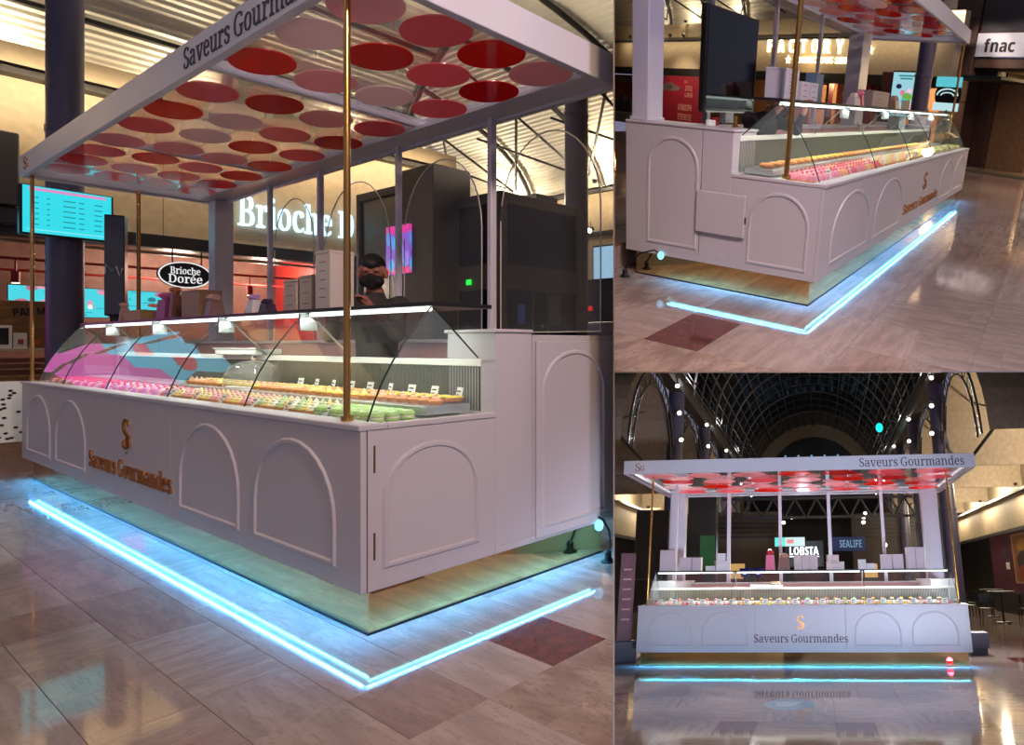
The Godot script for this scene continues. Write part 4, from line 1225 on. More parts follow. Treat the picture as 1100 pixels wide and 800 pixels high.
	box("housing", mat("tv_black", Color(0.025, 0.025, 0.03), 0.3), tv, Vector3(-0.46, 0, -0.08), Vector3(0.46, 0.66, 0), 0.01)
	panel("screen", printed("price_list", 128, 96, func(im):
		im.fill(Color(0.2, 0.85, 0.9))
		im.fill_rect(Rect2i(8, 3, 112, 6), Color(0.85, 0.55, 0.75))
		for r in 6:
			for c2 in 5: im.fill_rect(Rect2i(10 + c2 * 23, 22 + r * 11, [12, 4, 18, 8, 12][c2], 2), Color(0.1, 0.5, 0.55))
		im.fill_rect(Rect2i(6, 88, 116, 2), Color(0.6, 0.9, 0.95)), 1.05), tv, Vector3(-0.435, 0.03, 0.002), Vector3(0.435, 0.03, 0.002), Vector3(0.435, 0.65, 0.002), Vector3(-0.435, 0.65, 0.002), "cyan price list")
	box("wall_mount", steel, tv, Vector3(-0.1, 0.2, -0.14), Vector3(0.1, 0.5, -0.08))
	# the kiosk
	var discs = []
	var rows = [
		[-0.21, [[-0.38, "l"], [-1.02, "b"], [-1.75, "r"], [-2.72, "p"], [-3.45, "r"], [-4.12, "p"], [-4.9, "l"], [-5.5, "p"], [-6.1, "r"], [-6.75, "p"]]],
		[-0.6, [[-0.34, "p"], [-1.0, "c"], [-1.75, "l"], [-2.6, "c"], [-3.35, "b"], [-4.05, "b"], [-4.75, "l"], [-5.4, "r"], [-6.1, "l"], [-6.75, "p"]]],
		[-0.98, [[-0.34, "r"], [-0.95, "p"], [-1.68, "b"], [-2.62, "l"], [-3.4, "p"], [-4.1, "r"], [-4.8, "l"], [-5.45, "p"], [-6.1, "r"], [-6.8, "l"]]],
		[-1.36, [[-0.32, "l"], [-0.92, "c"], [-1.58, "p"], [-2.5, "p"], [-3.25, "c"], [-4.0, "p"], [-4.75, "r"], [-5.5, "r"], [-6.2, "r"], [-6.85, "p"]]]]
	for r in rows:
		for q in r[1]: discs.append([q[0], r[0], q[1]])
	var k = {"x0": -7.51, "x1": 0.0, "d": 1.78, "ht": 1.595, "v1": 0.77, "split": 1.04, "near": 1, "sx": 1.25, "led": 12.0, "led_e": 7.0, "led_d": 1.62, "bar_z": 0.48, "seams": [0.16, 0.36, 0.575, 0.77], "case_glow": 3.2, "case_e": 4.5,
		"canopy": {"x0": -7.53, "x1": 0.02, "z0": -1.8, "z1": 0.02, "y": 3.41, "h": 0.23, "rim": 0.22, "endrim": 0.06, "beams": [-2.25, -5.2], "rx": 0.27, "rz": 0.175, "drop": 0.03, "discs": discs},
		"posts": [[-0.27, -0.06, TOP, "brass", 0.017], [-7.4, -0.06, TOP, "brass", 0.017], [-1.4, -1.72, 1.59, "white", 0.028], [-2.86, -1.72, 1.56, "white", 0.024], [-4.45, -1.72, 1.56, "white", 0.026], [-5.72, -1.72, 1.56, "white", 0.024], [-7.4, -0.95, 1.56, "brass", 0.02]]}
	kiosk(k)
	var wc = thing("kiosk_column", "broad white column at the far end of the kiosk, large left view", "column", Vector3(-7.22, 1.55, -1.72))
	box("shaft", mat("canopy_white", Color(0.78, 0.78, 0.82), 0.35), wc, Vector3(-0.11, 0, -0.1), Vector3(0.11, 1.86, 0.1), 0.008)
	box("foot", mat("canopy_white", Color.WHITE), wc, Vector3(-0.13, 0, -0.12), Vector3(0.13, 0.05, 0.12), 0.006)
	arched_glass(-1.28, -0.1, 1.62, 3.2, -1.72, "arched glass screen nearest the right edge of the big view")
	arched_glass(-2.76, -1.54, 1.56, 3.2, -1.72, "arched glass screen in front of the dark booths")
	arched_glass(-4.35, -3.0, 1.56, 3.2, -1.72, "arched glass screen in front of the pink booth screen")
	arched_glass(-5.6, -4.6, 1.56, 3.2, -1.72, "arched glass screen in front of the bakery lettering")
	# goods in the case: front rows run from pink far off to green at the near corner
	var wh = "of the case, large left view"
	for i in 76:
		var x = -0.24 - i * 0.0925
		for r in 3:
			var z = -0.2 - r * 0.085
			var c = ["pistachio green", Color(0.62, 0.78, 0.42)]
			var kd = "macaron"
			if x < -0.95:
				c = [["lemon yellow", Color(0.93, 0.83, 0.35)], ["pistachio green", Color(0.62, 0.78, 0.42)], ["cream white", Color(0.94, 0.9, 0.78)]][(i + r) % 3]; kd = "tart"
			if x < -1.9:
				c = [["rose pink", Color(0.92, 0.55, 0.62)], ["lemon yellow", Color(0.93, 0.83, 0.35)], ["peach orange", Color(0.95, 0.66, 0.38)]][(i / 2 + r) % 3]; kd = "tart"
			if x < -3.4:
				c = [["rose pink", Color(0.92, 0.55, 0.62)], ["cream white", Color(0.94, 0.9, 0.78)], ["lilac", Color(0.8, 0.62, 0.85)]][(i + r) % 3]; kd = "macaron" if i % 2 else "dome"
			if x < -5.2:
				c = [["raspberry red", Color(0.86, 0.3, 0.36)], ["rose pink", Color(0.92, 0.55, 0.62)], ["cream white", Color(0.94, 0.9, 0.78)]][(i + r) % 3]; kd = "dome"
			put_pastry(kd, c[0], c[1], Vector3(x, TOP - 0.019, z), wh, 1.25, ["front row", "second row", "third row"][r])
	for i in 34:
		var x = -0.26 - i * 0.12
		for r in 2:
			var c = [["peach orange", Color(0.95, 0.66, 0.38)], ["lemon yellow", Color(0.93, 0.83, 0.35)]][(i / 7 + r) % 2]
			put_pastry("eclair" if r else "tart", c[0], c[1], Vector3(x, TOP + 0.05, -0.55 - r * 0.12), wh, 1.15, ["step row", "rear step row"][r])
	for i in 9: price_tag(Vector3(-0.3 - i * 0.27, TOP + 0.052, -0.715), wh, i, -0.2, 1.1)
	for i in 12: price_tag(Vector3(-0.75 - i * 0.52, TOP - 0.018, -0.15), wh, i + 20, -0.6, 1.0)
	var dome = thing("glass_cloche", "glass dome over yellow cakes in the middle of the long case", "cake dome", Vector3(-3.0, TOP + 0.05, -0.6))
	var dm = MB.new()
	dm.lathe([Vector2(0.2, 0.02), Vector2(0.2, 0.1), Vector2(0.16, 0.18), Vector2(0.08, 0.22), Vector2(0, 0.23)], 20)
	part(dm, "dome", glass("cloche_glass", Color(0.9, 0.95, 0.95), 0.14), dome)
	var kn = MB.new()
	kn.ball(Vector3(0, 0.25, 0), Vector3(0.02, 0.025, 0.02), 10, 6)
	part(kn, "knob", glass("cloche_glass", Color.WHITE, 0.3), dome)
	var ck = MB.new()
	ck.lathe([Vector2(0, 0), Vector2(0.19, 0), Vector2(0.19, 0.02), Vector2(0, 0.02)], 20)
	part(ck, "plate", mat("card", Color.WHITE), dome)
	var st = thing("white_tray", "long white cake tray on the rear rail of the big case", "tray", Vector3(-3.6, 1.43, -0.8))
	box("tray", mat("card", Color.WHITE), st, Vector3(-0.55, 0, -0.1), Vector3(0.35, 0.05, 0.1), 0.006)
	box("lip", mat("card", Color.WHITE), st, Vector3(-0.57, 0.05, 0.09), Vector3(0.37, 0.06, 0.11), 0.003)
	# things on top of the case
	var ty = 1.772
	stack_box(-1.66, -0.62, ty, 0.22, 0.42, 0.16, Color(0.78, 0.74, 0.7), "box_pale", "tall pale box behind the front brass post", 5)
	stack_box(-2.02, -0.66, ty, 0.2, 0.27, 0.16, Color(0.72, 0.66, 0.6), "box_taupe", "taupe box left of the tall pale box", 3)
	stack_box(-2.28, -0.66, ty, 0.22, 0.25, 0.16, Color(0.74, 0.68, 0.62), "box_taupe2", "taupe box with printed lines, leftmost of the pair by the brass post", 3)
	stack_box(-4.35, -0.66, ty, 0.42, 0.26, 0.18, Color(0.62, 0.5, 0.42), "box_tan", "tan carrier box in front of the menu screens", 0)
	stack_box(-6.05, -0.66, ty, 0.55, 0.12, 0.18, Color(0.72, 0.58, 0.4), "box_kraft", "low kraft box beside the tall poster display", 0)
	gift_bag(-3.15, -0.66, ty, 0.16, 0.17, Color(0.88, 0.85, 0.85), "bag_white", "small white bag with a lilac bow on the case", Color(0.7, 0.55, 0.75))
	gift_bag(-2.95, -0.68, ty, 0.15, 0.12, Color(0.2, 0.12, 0.25), "bag_dark", "dark violet sachet on the case right of the white bag", Color(0.2, 0.12, 0.25))
	gift_bag(-3.3, -0.7, ty, 0.13, 0.1, Color(0.2, 0.12, 0.25), "bag_dark", "dark violet sachet on the case left of the white bag", Color(0.25, 0.16, 0.3))
	gift_bag(-5.3, -0.66, ty, 0.2, 0.28, Color(0.62, 0.3, 0.5), "bag_mauve", "mauve sweet bag in front of the menu screens", Color(0.75, 0.4, 0.6))
	gift_bag(-5.02, -0.66, ty, 0.18, 0.33, Color(0.42, 0.2, 0.13), "bag_brown", "brown biscuit bag next to the mauve bag", Color(0.7, 0.45, 0.3))
	gift_bag(-3.98, -0.64, ty, 0.2, 0.2, Color(0.55, 0.42, 0.4), "bag_rose", "rose and brown sachet by the white column's foot", Color(0.75, 0.6, 0.6))
	gift_bag(-6.6, -0.64, ty, 0.16, 0.22, Color(0.72, 0.56, 0.5), "bag_peach", "peach sachet at the foot of the tall poster display", Color(0.8, 0.65, 0.6))
	var td = thing("poster_display", "tall slim screen with black edges at the kiosk's far end", "display", Vector3(-7.35, 1.77, -0.72), PI / 2 - 0.45)
	box("housing", mat("tv_black", Color(0.025, 0.025, 0.03), 0.3), td, Vector3(-0.09, 0.1, -0.14), Vector3(0.09, 1.32, 0), 0.008)
	box("face", mat("screen_grey", Color(0.3, 0.31, 0.34), 0.15), td, Vector3(-0.085, 0.12, 0.0), Vector3(0.085, 1.3, 0.008))
	box("stand", steel, td, Vector3(-0.05, 0, -0.1), Vector3(0.05, 0.1, -0.04))
	var sq = MB.new()
	sq.tube([Vector3(-0.08, 0.6, 0.01), Vector3(-0.07, 0.72, 0.01), Vector3(-0.02, 0.64, 0.01), Vector3(0.02, 0.7, 0.01), Vector3(0.05, 0.58, 0.01), Vector3(0.075, 0.68, 0.01)], 0.006, 5)
	part(sq, "squiggle", mat("card", Color.WHITE), td)
	person(Vector3(-2.12, 0.3, -1.15), 0.5, {"size": 1.08, "hip": Vector3(0, 0.92, 0), "waist": Vector3(0, 1.08, 0), "chest": Vector3(0, 1.32, 0.02), "neck": Vector3(0, 1.52, 0.03), "head": Vector3(0.01, 1.67, 0.07), "look": Vector3(0.5, -0.25, 1), "sh_l": Vector3(0.19, 1.43, 0.02), "sh_r": Vector3(-0.19, 1.43, 0.02), "el_l": Vector3(0.26, 1.2, 0.16), "el_r": Vector3(-0.27, 1.2, 0.14), "ha_l": Vector3(0.16, 1.4, 0.3), "ha_r": Vector3(-0.12, 1.4, 0.3), "cloth": Color(0.035, 0.03, 0.028)}, "person in dark clothes and a mask serving behind the glass case")
	cable([Vector3(0.02, 0.3, -1.58), Vector3(0.05, 0.28, -1.6), Vector3(0.09, 0.2, -1.62), Vector3(0.12, 0.1, -1.6), Vector3(0.12, 0.06, -1.58)], Vector3(0.12, 0, -1.58), Vector3(0.03, 0.24, -1.58))
	# a patterned white bin at the left edge
	var bn = thing("perforated_screen", "white perforated panel beside the counter's far left end", "panel", Vector3(-8.3, 0, 0.0), PI / 2)
	box("sheet", mat("card", Color.WHITE), bn, Vector3(-0.3, 0.35, -0.03), Vector3(0.14, 1.08, 0.0), 0.004)
	var hl = MB.new()
	for i in 40: hl.ball(Vector3(rng.randf_range(-0.28, 0.12), rng.randf_range(0.38, 1.0), 0.001), Vector3(0.022, 0.016, 0.003), 6, 3)
	part(hl, "openings", mat("ink", Color.BLACK), bn)
	# ceiling spots that light the kiosk
	spot_lamp(Vector3(4.0, 5.0, 0.8), Vector3(0, 0.7, -0.9), "ceiling spot above the near corner, warm", 13.0, Color(1.0, 0.83, 0.62), 40, 0.25)
	spot_lamp(Vector3(-1.0, 7.0, 5.0), Vector3(-3, 0.0, 1.0), "ceiling spot over the aisle before the counter", 8.0, Color(1.0, 0.88, 0.76), 50, 0.25)
	spot_lamp(Vector3(-6.0, 7.5, 5.0), Vector3(-6, 0.0, 0.5), "ceiling spot over the far end of the aisle", 7.0, Color(1.0, 0.88, 0.76), 50, 0.25)

# ---------------------------------------------------------------- the upper right view
func room_upper():
	room = "T"
	RT = Transform3D(Basis(Vector3(0.36040516, 1.15701957, 0.14334766).normalized(), Vector3(0.36040516, 1.15701957, 0.14334766).length()), Vector3(0.4450188, 0.31758066, -5.92942386))
	planes = [Plane(Vector3(1, 0, S1).normalized(), HALF), Plane(Vector3(0, 1, S2).normalized(), HALF)]
	var home = RT
	lay_floor(-4.5, 30.0, -16.0, 6.1, 0.75, 0.46, [Vector2(-0.86, -0.78), Vector2(5.0, 2.0)], 0, [[0.2, 9.4, -1.9, -0.2]])
	var cream = noisy("cream_wall", Color.WHITE, Color.WHITE, 0.7)
	var steel = mat("dark_steel", Color(0.2, 0.185, 0.18), 0.5, 0.3)
	var black = mat("shop_black", Color(0.05, 0.04, 0.04), 0.5)
	var lac = mat("canopy_white", Color(0.78, 0.78, 0.82), 0.35)
	# end wall with the two shopfronts
	RT = frame_at(Vector3(21.45, 0, -8.65), -2.016)
	struct(box("wall_end", cream, self, Vector3(-17, 2.9, -0.4), Vector3(7.35, 4.1, 0)))
	struct(box("wall_end_upper", cream, self, Vector3(-17, 4.1, -0.7), Vector3(7.3, 4.95, -0.4)))
	struct(box("trim_6", steel, self, Vector3(-17, 4.1, -0.5), Vector3(7.35, 4.22, 0.06)))
	struct(box("trim_7", black, self, Vector3(-17, 2.55, -0.5), Vector3(7.4, 2.9, 0.02)))
	struct(box("wall_shop_back_end", noisy("tan_wall", Color(0.62, 0.48, 0.34), Color(0.55, 0.42, 0.3), 0.6), self, Vector3(-17, 0, -3.2), Vector3(9.0, 3.0, -3.0)))
	struct(box("ceiling_shop_end", black, self, Vector3(-17, 2.9, -3.2), Vector3(9.0, 3.0, -0.4)))
	var pts = []
	var prof = []
	for i in 13:
		var a = -PI / 2 + (PI / 2) * i / 12
		prof.append(Vector2(-0.9 + 5.0 * (1 - cos(a + PI / 2)), 4.95 + 3.4 * sin(a + PI / 2)))
	corrugated("ceiling_upper", prof, -17.0, 6.6, "x", mat("vault_sheet", Color(0.78, 0.75, 0.68), 0.5))
	var n = 0
	for xx in [-13.5, -10.5, -7.5, -4.5]:
		pts = []
		for q in prof: pts.append(Vector3(xx, q.y - 0.1, q.x + 0.1))
		steel_arch("steel arch of the vault behind the white column, upper right view", pts, 0.08, steel, [[Vector3(xx, 5.2, -0.5), Vector3(xx + 3, 6.8, 1.2)], [Vector3(xx, 7.0, 1.3), Vector3(xx + 3, 5.2, -0.5)]], "vault arches, upper right view")
	for xx in [-12.0, -8.5, -5.0]: uplight(Vector3(xx, 5.0, -0.3), "uplight on top of the upper right view's end wall", 1.8)
	for xx in [-13.3, -10.8, -9.4, -8.2]:
		var w = thing("wall_lamp", "small dark wall lamp on the beige ledge above the red banner", "lamp", Vector3(xx, 4.22, 0.0), 0.0, "dark ledge lamps, upper right view")
		var wb = MB.new()
		wb.tube([Vector3(0, 0, 0), Vector3(0, 0.12, 0)], 0.02, 6)
		wb.ball(Vector3(0, 0.2, 0), Vector3(0.1, 0.1, 0.1), 8, 6)
		part(wb, "lamp_head", steel, w)
	added_washer(-15.0, 6.8, 4.05, 0.6, "added long trough lamp washing the beige band over the warm sign letters", 9.0)
	# sign
	var sg = thing("shop_sign", "warm white glowing letters on the beige band, upper right view", "sign", Vector3(0.85, 3.72, 0))
	var warm = glow("sign_warm", Color(1.0, 0.92, 0.72), 4.0)
	var nm = "FACTORY"
	for i in 7: text(nm[i], sans, 0.36 if nm[i] != "Y" else 0.38, 0.05, warm, sg, Transform3D(Basis.IDENTITY, Vector3(-2.5 + i * 0.66, 0.18 - 0.01 * i, 0.06)), "glowing_letter", 0.5)
	text("DENICIOUS SINCE", sans, 3.1, 0.04, warm, sg, Transform3D(Basis.IDENTITY, Vector3(0.75, -0.36, 0.05)), "glowing_letters", 0.22)
	for xx in [-1.35, 3.0]:
		var stp = PackedVector2Array()
		for i in 10:
			var rr = 0.17 if i % 2 == 0 else 0.07
			stp.append(Vector2(cos(PI / 2 + TAU * i / 10), sin(PI / 2 + TAU * i / 10)) * rr)
		var sm = MB.new()
		sm.ext(stp, 0, 0.04, Transform3D(Basis.IDENTITY, Vector3(xx, -0.36 if xx < 0 else 0.0, 0.04)))
		part(sm, "glowing_star", warm, sg)
	lamp_omni(Vector3(0.8, 3.4, 0.5), Color(1.0, 0.85, 0.6), 0.6, 0.3, sg)
	# red banner with a cloud, far left
	var rb = thing("red_banner", "dark red hoarding with a grey cloud and pale lettering", "banner", Vector3(-8.4, 0, 0.05))
	box("board", noisy("banner_red", Color(0.58, 0.1, 0.14), Color(0.48, 0.08, 0.17), 0.5), rb, Vector3(-2.1, 0.3, -0.05), Vector3(2.6, 2.55, 0), 0.01)
	var cl = MB.new()
	for q in [[-1.3, 1.95, 0.5, 0.12], [-0.8, 2.08, 0.4, 0.15], [-0.5, 1.98, 0.6, 0.13], [-1.0, 2.02, 0.4, 0.18]]:
		cl.lathe([Vector2(0, 0), Vector2(1, 0), Vector2(1, 0.006), Vector2(0, 0.006)], 16, Transform3D(Basis(Vector3.RIGHT, PI / 2), Vector3(q[0], q[1], 0.001)), q[2], q[3])
	part(cl, "cloud_print", mat("cloud_grey", Color(0.42, 0.36, 0.35), 0.6), rb)
	var pale = mat("pale_print", Color(0.72, 0.5, 0.45), 0.6)
	text("LE", sans, 0.22, 0.006, pale, rb, Transform3D(Basis.IDENTITY, Vector3(0.6, 2.3, 0.004)), "lettering", 0.12)
	text("STYLE", sans, 0.62, 0.006, pale, rb, Transform3D(Basis.IDENTITY, Vector3(0.85, 2.0, 0.004)), "lettering", 0.24)
	text("LIEU", sans, 0.62, 0.006, pale, rb, Transform3D(Basis.IDENTITY, Vector3(0.85, 1.7, 0.004)), "lettering", 0.2)
	text("ATMOSPH", sans, 1.2, 0.006, pale, rb, Transform3D(Basis.IDENTITY, Vector3(0.55, 1.1, 0.004)), "lettering", 0.3)
	text("ESERESE", sans, 1.2, 0.006, pale, rb, Transform3D(Basis.IDENTITY, Vector3(0.55, 0.65, 0.004)), "lettering", 0.3)
	# far left shop with orange wall
	var os = thing("orange_shop", "orange-lit shop corner at the left edge of the upper right view", "shopfront", Vector3(-14.0, 0, -0.4))
	box("back", noisy("orange_wall", Color(0.55, 0.27, 0.08), Color(0.35, 0.15, 0.06), 0.6, 0.06), os, Vector3(-2, 0.0, -0.1), Vector3(1.6, 2.5, 0.0))
	box("lintel", mat("taupe", Color(0.4, 0.33, 0.27), 0.6), os, Vector3(-2, 2.1, 0.0), Vector3(1.6, 2.5, 0.08))
	box("counter", mat("grey_counter", Color(0.5, 0.5, 0.5), 0.5), os, Vector3(-2, 0, 0.3), Vector3(1.4, 0.55, 0.8), 0.01)
	for i in 3: box("dark_stock", mat("ink", Color.BLACK), os, Vector3(-1.0 + i * 0.8, 0.55, 0.3), Vector3(-0.5 + i * 0.8, 1.2 + 0.25 * (i % 2), 0.6), 0.02)
	lamp_omni(Vector3(-13.6, 2.2, 1.0), Color(1.0, 0.7, 0.4), 4.0, 0.2, os)
	spot_lamp(Vector3(-7.6, 3.6, 2.6), Vector3(-8.0, 1.5, 0.0), "small added spot lamp aimed at the dark red hoarding", 9.0, Color(1.0, 0.9, 0.8), 40, 0.08)  # spot added to brighten the hoarding
	# factory shop interior
	for i in 3: lamp_omni(Vector3(-1.0 + i * 2.6, 2.6, -1.2), Color(1.0, 0.8, 0.6), 6.0, 0.2)
	var pr = thing("flower_mural", "bright pink, yellow and orange flower mural under the warm sign letters", "mural", Vector3(3.2, 1.0, -0.7))
	box("board", mat("card", Color(0.93, 0.93, 0.9), 0.6), pr, Vector3(-1.5, 0, -0.05), Vector3(1.45, 1.85, -0.002))
	panel("print", printed("flowers", 128, 96, func(im):
		im.fill(Color(0.85, 0.5, 0.3))
		var r = RandomNumberGenerator.new()
		r.seed = 5
		for i in 26: ellipse(im, r.randf() * 128, r.randf() * 96, r.randf_range(6, 20), r.randf_range(6, 18), [Color(0.85, 0.2, 0.35), Color(0.95, 0.75, 0.2), Color(0.95, 0.9, 0.85), Color(0.9, 0.5, 0.15), Color(0.3, 0.35, 0.12), Color(0.75, 0.15, 0.1)][r.randi() % 6])), pr, Vector3(-1.5, 0, 0), Vector3(1.45, 0, 0), Vector3(1.45, 1.85, 0), Vector3(-1.5, 1.85, 0))
	var pot = thing("hanging_plant", "dark green trailing plant hanging before the flower mural", "plant", Vector3(4.15, 1.5, -0.35))
	var lf = MB.new()
	for i in 30:
		var a = rng.randf() * TAU
		var sp = Vector3(cos(a) * rng.randf() * 0.3, 1.25, sin(a) * 0.15)
		lf.tube([sp, sp + Vector3(cos(a) * 0.12, -rng.randf_range(0.2, 0.5), 0.05), sp + Vector3(cos(a) * 0.16, -rng.randf_range(0.5, 0.95), 0.06)], 0.03, 4, true, 0.008)
	part(lf, "leaves", mat("leaf_dark", Color(0.13, 0.19, 0.06), 0.6), pot)
	var pp = MB.new()
	pp.lathe([Vector2(0, 1.2), Vector2(0.22, 1.2), Vector2(0.28, 1.42), Vector2(0, 1.42)], 12)
	part(pp, "pot", mat("kraft", Color(0.5, 0.32, 0.2), 0.6), pot)
	var sf = thing("shop_shelving", "red-brown shelving with lit niches below the warm sign letters, left end", "shelf", Vector3(-0.9, 0.4, -0.6))
	var maroon = mat("maroon", Color(0.3, 0.1, 0.07), 0.5)
	for xx in [-1.2, -0.2, 0.9, 2.2]: box("upright", maroon, sf, Vector3(xx, 0, -0.2), Vector3(xx + 0.12, 2.2, 0.1), 0.005)
	for yy in [0.5, 1.15, 2.1]: box("shelf", maroon, sf, Vector3(-1.2, yy, -0.2), Vector3(2.3, yy + 0.08, 0.1), 0.005)
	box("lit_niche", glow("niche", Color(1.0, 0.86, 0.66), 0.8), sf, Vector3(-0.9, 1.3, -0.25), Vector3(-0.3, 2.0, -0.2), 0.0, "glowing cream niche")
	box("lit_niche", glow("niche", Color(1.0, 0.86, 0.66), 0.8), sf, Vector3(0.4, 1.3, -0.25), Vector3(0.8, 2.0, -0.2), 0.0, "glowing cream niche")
	box("dark_picture", mat("ink", Color.BLACK), sf, Vector3(-0.8, 0.6, -0.1), Vector3(-0.35, 1.1, -0.05), 0.01)
	var cs = thing("drink_lightbox", "tall pale blue drink advertisement lightbox", "lightbox", Vector3(5.72, 1.55, 0.15))
	box("case", mat("charcoal", Color.BLACK), cs, Vector3(-0.62, -0.05, -0.1), Vector3(0.62, 1.5, 0), 0.01)
	panel("screen", printed("drinks", 96, 128, func(im):
		im.fill(Color(0.62, 0.83, 0.88))
		im.fill_rect(Rect2i(20, 8, 56, 4), Color(0.15, 0.5, 0.5)); im.fill_rect(Rect2i(26, 16, 44, 4), Color(0.15, 0.5, 0.5))
		for q in [[24, 40, 10, 7, Color(0.12, 0.14, 0.3)], [40, 58, 9, 8, Color(0.9, 0.5, 0.6)], [64, 52, 10, 7, Color(0.95, 0.8, 0.85)], [58, 70, 18, 12, Color(0.45, 0.7, 0.3)], [48, 82, 12, 8, Color(0.3, 0.75, 0.8)], [22, 92, 11, 8, Color(0.85, 0.55, 0.65)], [74, 96, 10, 10, Color(0.9, 0.75, 0.8)]]: ellipse(im, q[0], q[1], q[2], q[3], q[4])
		im.fill_rect(Rect2i(42, 80, 30, 40), Color(0.5, 0.42, 0.36)), 0.95), cs, Vector3(-0.58, 0, 0.004), Vector3(0.58, 0, 0.004), Vector3(0.58, 1.45, 0.004), Vector3(-0.58, 1.45, 0.004))
	box("brick_pier", noisy("brick_red", Color(0.34, 0.13, 0.09), Color(0.24, 0.09, 0.06), 0.7, 0.08), cs, Vector3(-1.1, -1.5, -0.4), Vector3(-0.66, 1.45, 0), 0.01)
	var oc = thing("round_sign", "dark round shop emblem with a cyan lit top and white band", "sign", Vector3(7.45, 2.35, 0.1))
	var rd = MB.new()
	rd.lathe([Vector2(0, -0.05), Vector2(1, -0.05), Vector2(1, 0), Vector2(0, 0)], 28, Transform3D(Basis(Vector3.RIGHT, PI / 2), Vector3.ZERO), 0.5, 0.42)
	part(rd, "disc", mat("sign_black", Color(0.04, 0.035, 0.04), 0.4), oc)
	box("lit_band", glow("cyan_soft", Color(0.35, 0.75, 0.8), 1.0), oc, Vector3(-0.5, 0.24, 0.01), Vector3(0.5, 0.55, 0.03), 0.01, "cyan lit band")
	box("lit_band", glow("white_soft", Color(0.75, 0.9, 0.92), 0.9), oc, Vector3(-0.5, -0.5, 0.01), Vector3(0.5, -0.25, 0.03), 0.01, "white lit band")
	var arc = MB.new()
	var ap = []
	for i in 13: ap.append(Vector3(cos(PI * i / 12) * 0.4, sin(PI * i / 12) * 0.2 - 0.02, 0.02))
	arc.tube(ap, 0.025, 6)
	ap = []
	for i in 13: ap.append(Vector3(cos(PI * i / 12) * 0.25, sin(PI * i / 12) * 0.1 - 0.03, 0.02))
	arc.tube(ap, 0.02, 6)
	part(arc, "white_arcs", glow("white_soft", Color.WHITE, 1.0), oc)
	for i in 2:
		var sh = thing("potted_cypress", ["small dark potted cypress nearest the purple column, upper right view", "small dark potted cypress nearest the brown pillar, upper right view"][i], "plant", Vector3(6.95 + i * 0.75, 0.2, 0.4), 0.0, "potted cypresses, upper right view")
		var cy = MB.new()
		cy.lathe([Vector2(0.12, 0.4), Vector2(0.26, 0.6), Vector2(0.24, 1.0), Vector2(0.12, 1.5), Vector2(0, 1.7)], 10)
		part(cy, "foliage", mat("leaf_dark", Color(0.13, 0.19, 0.06), 0.6), sh)
		var pc = MB.new()
		pc.lathe([Vector2(0, -0.2), Vector2(0.17, -0.2), Vector2(0.22, 0.35), Vector2(0.18, 0.42), Vector2(0, 0.42)], 12)
		part(pc, "pot", mat("card", Color.WHITE), sh)
	RT = home
	column("steel_column", 14.6, -2.15, 0.24, 6.0, mat("purple_steel", Color(0.27, 0.25, 0.34), 0.45), "lilac-grey column behind the kiosk's far end, upper right view")
	# brown pillar and the record shop's front
	RT = frame_at(Vector3(19.96, 0, -0.875), -2.016)
	var brown = noisy("brown_clad", Color(0.33, 0.24, 0.2), Color(0.28, 0.2, 0.17), 0.45)
	var bp = thing("brown_pillar", "broad brown clad pillar beside the white shop sign", "pillar", Vector3(-1.2, 0, 0))
	for q in [[0, 2.2], [2.21, 4.9], [4.91, 7.5]]: box("cladding_panel", brown, bp, Vector3(-0.75, q[0], -1.2), Vector3(0.35, q[1], 0), 0.012)
	var hd = thing("shop_header", "brown shop header carrying the white sign at the right edge", "shopfront", Vector3(1.2, 0, -0.1))
	box("cladding_panel", brown, hd, Vector3(-2.0, 4.45, -0.6), Vector3(4, 5.6, 0), 0.012)
	box("cladding_panel", brown, hd, Vector3(-2.0, 5.62, -0.6), Vector3(4, 7.5, 0), 0.012)
	box("dark_panel", mat("grey_lilac", Color(0.2, 0.18, 0.2), 0.5), hd, Vector3(-1.9, 4.5, 0), Vector3(4, 5.5, 0.02), 0.005)
	box("lintel", brown, hd, Vector3(-2.0, 3.35, -0.6), Vector3(4, 3.68, 0.03), 0.012)
	var fs = thing("shop_sign", "white sign panel with dark lower-case shop lettering", "sign", Vector3(0.65, 3.7, 0.02))
	box("panel", mat("sign_white_board", Color(0.72, 0.72, 0.76), 0.4), fs, Vector3(-1.45, 0, -0.08), Vector3(3.2, 0.74, 0), 0.008)
	for i in 2: spot_lamp(Vector3(-0.6 + i * 2.0, 5.8, 2.6), Vector3(-0.4 + i * 0.8, 3.4, 0.0), ["added spot lamp before the white shop sign, left one", "added spot lamp before the white shop sign, right one"][i], 14.0, Color(1.0, 0.92, 0.86), 24, 0.1)  # pair of spots added so the sign board reads bright
	text("fnac", sans, 1.15, 0.02, mat("sign_ink", Color(0.12, 0.1, 0.12), 0.5), fs, Transform3D(Basis.IDENTITY, Vector3(-0.55, 0.36, 0.01)), "lettering", 0.42)
	var passage = thing("shop_passage", "dim shop entrance passage with shelves under the white sign", "shopfront", Vector3(1.0, 0, -0.7))
	box("dark_post", brown, passage, Vector3(-1.9, 0, -0.6), Vector3(-1.2, 3.4, 0), 0.01)
	box("ceiling_panel", mat("tan_ceiling", Color(0.55, 0.45, 0.3), 0.6), passage, Vector3(-1.6, 3.3, -9), Vector3(5, 3.4, 0))
	box("glass_wall", mat("dark_green_glass", Color(0.05, 0.06, 0.045), 0.12), passage, Vector3(-1.25, 0, -9), Vector3(-1.15, 3.3, -0.6))
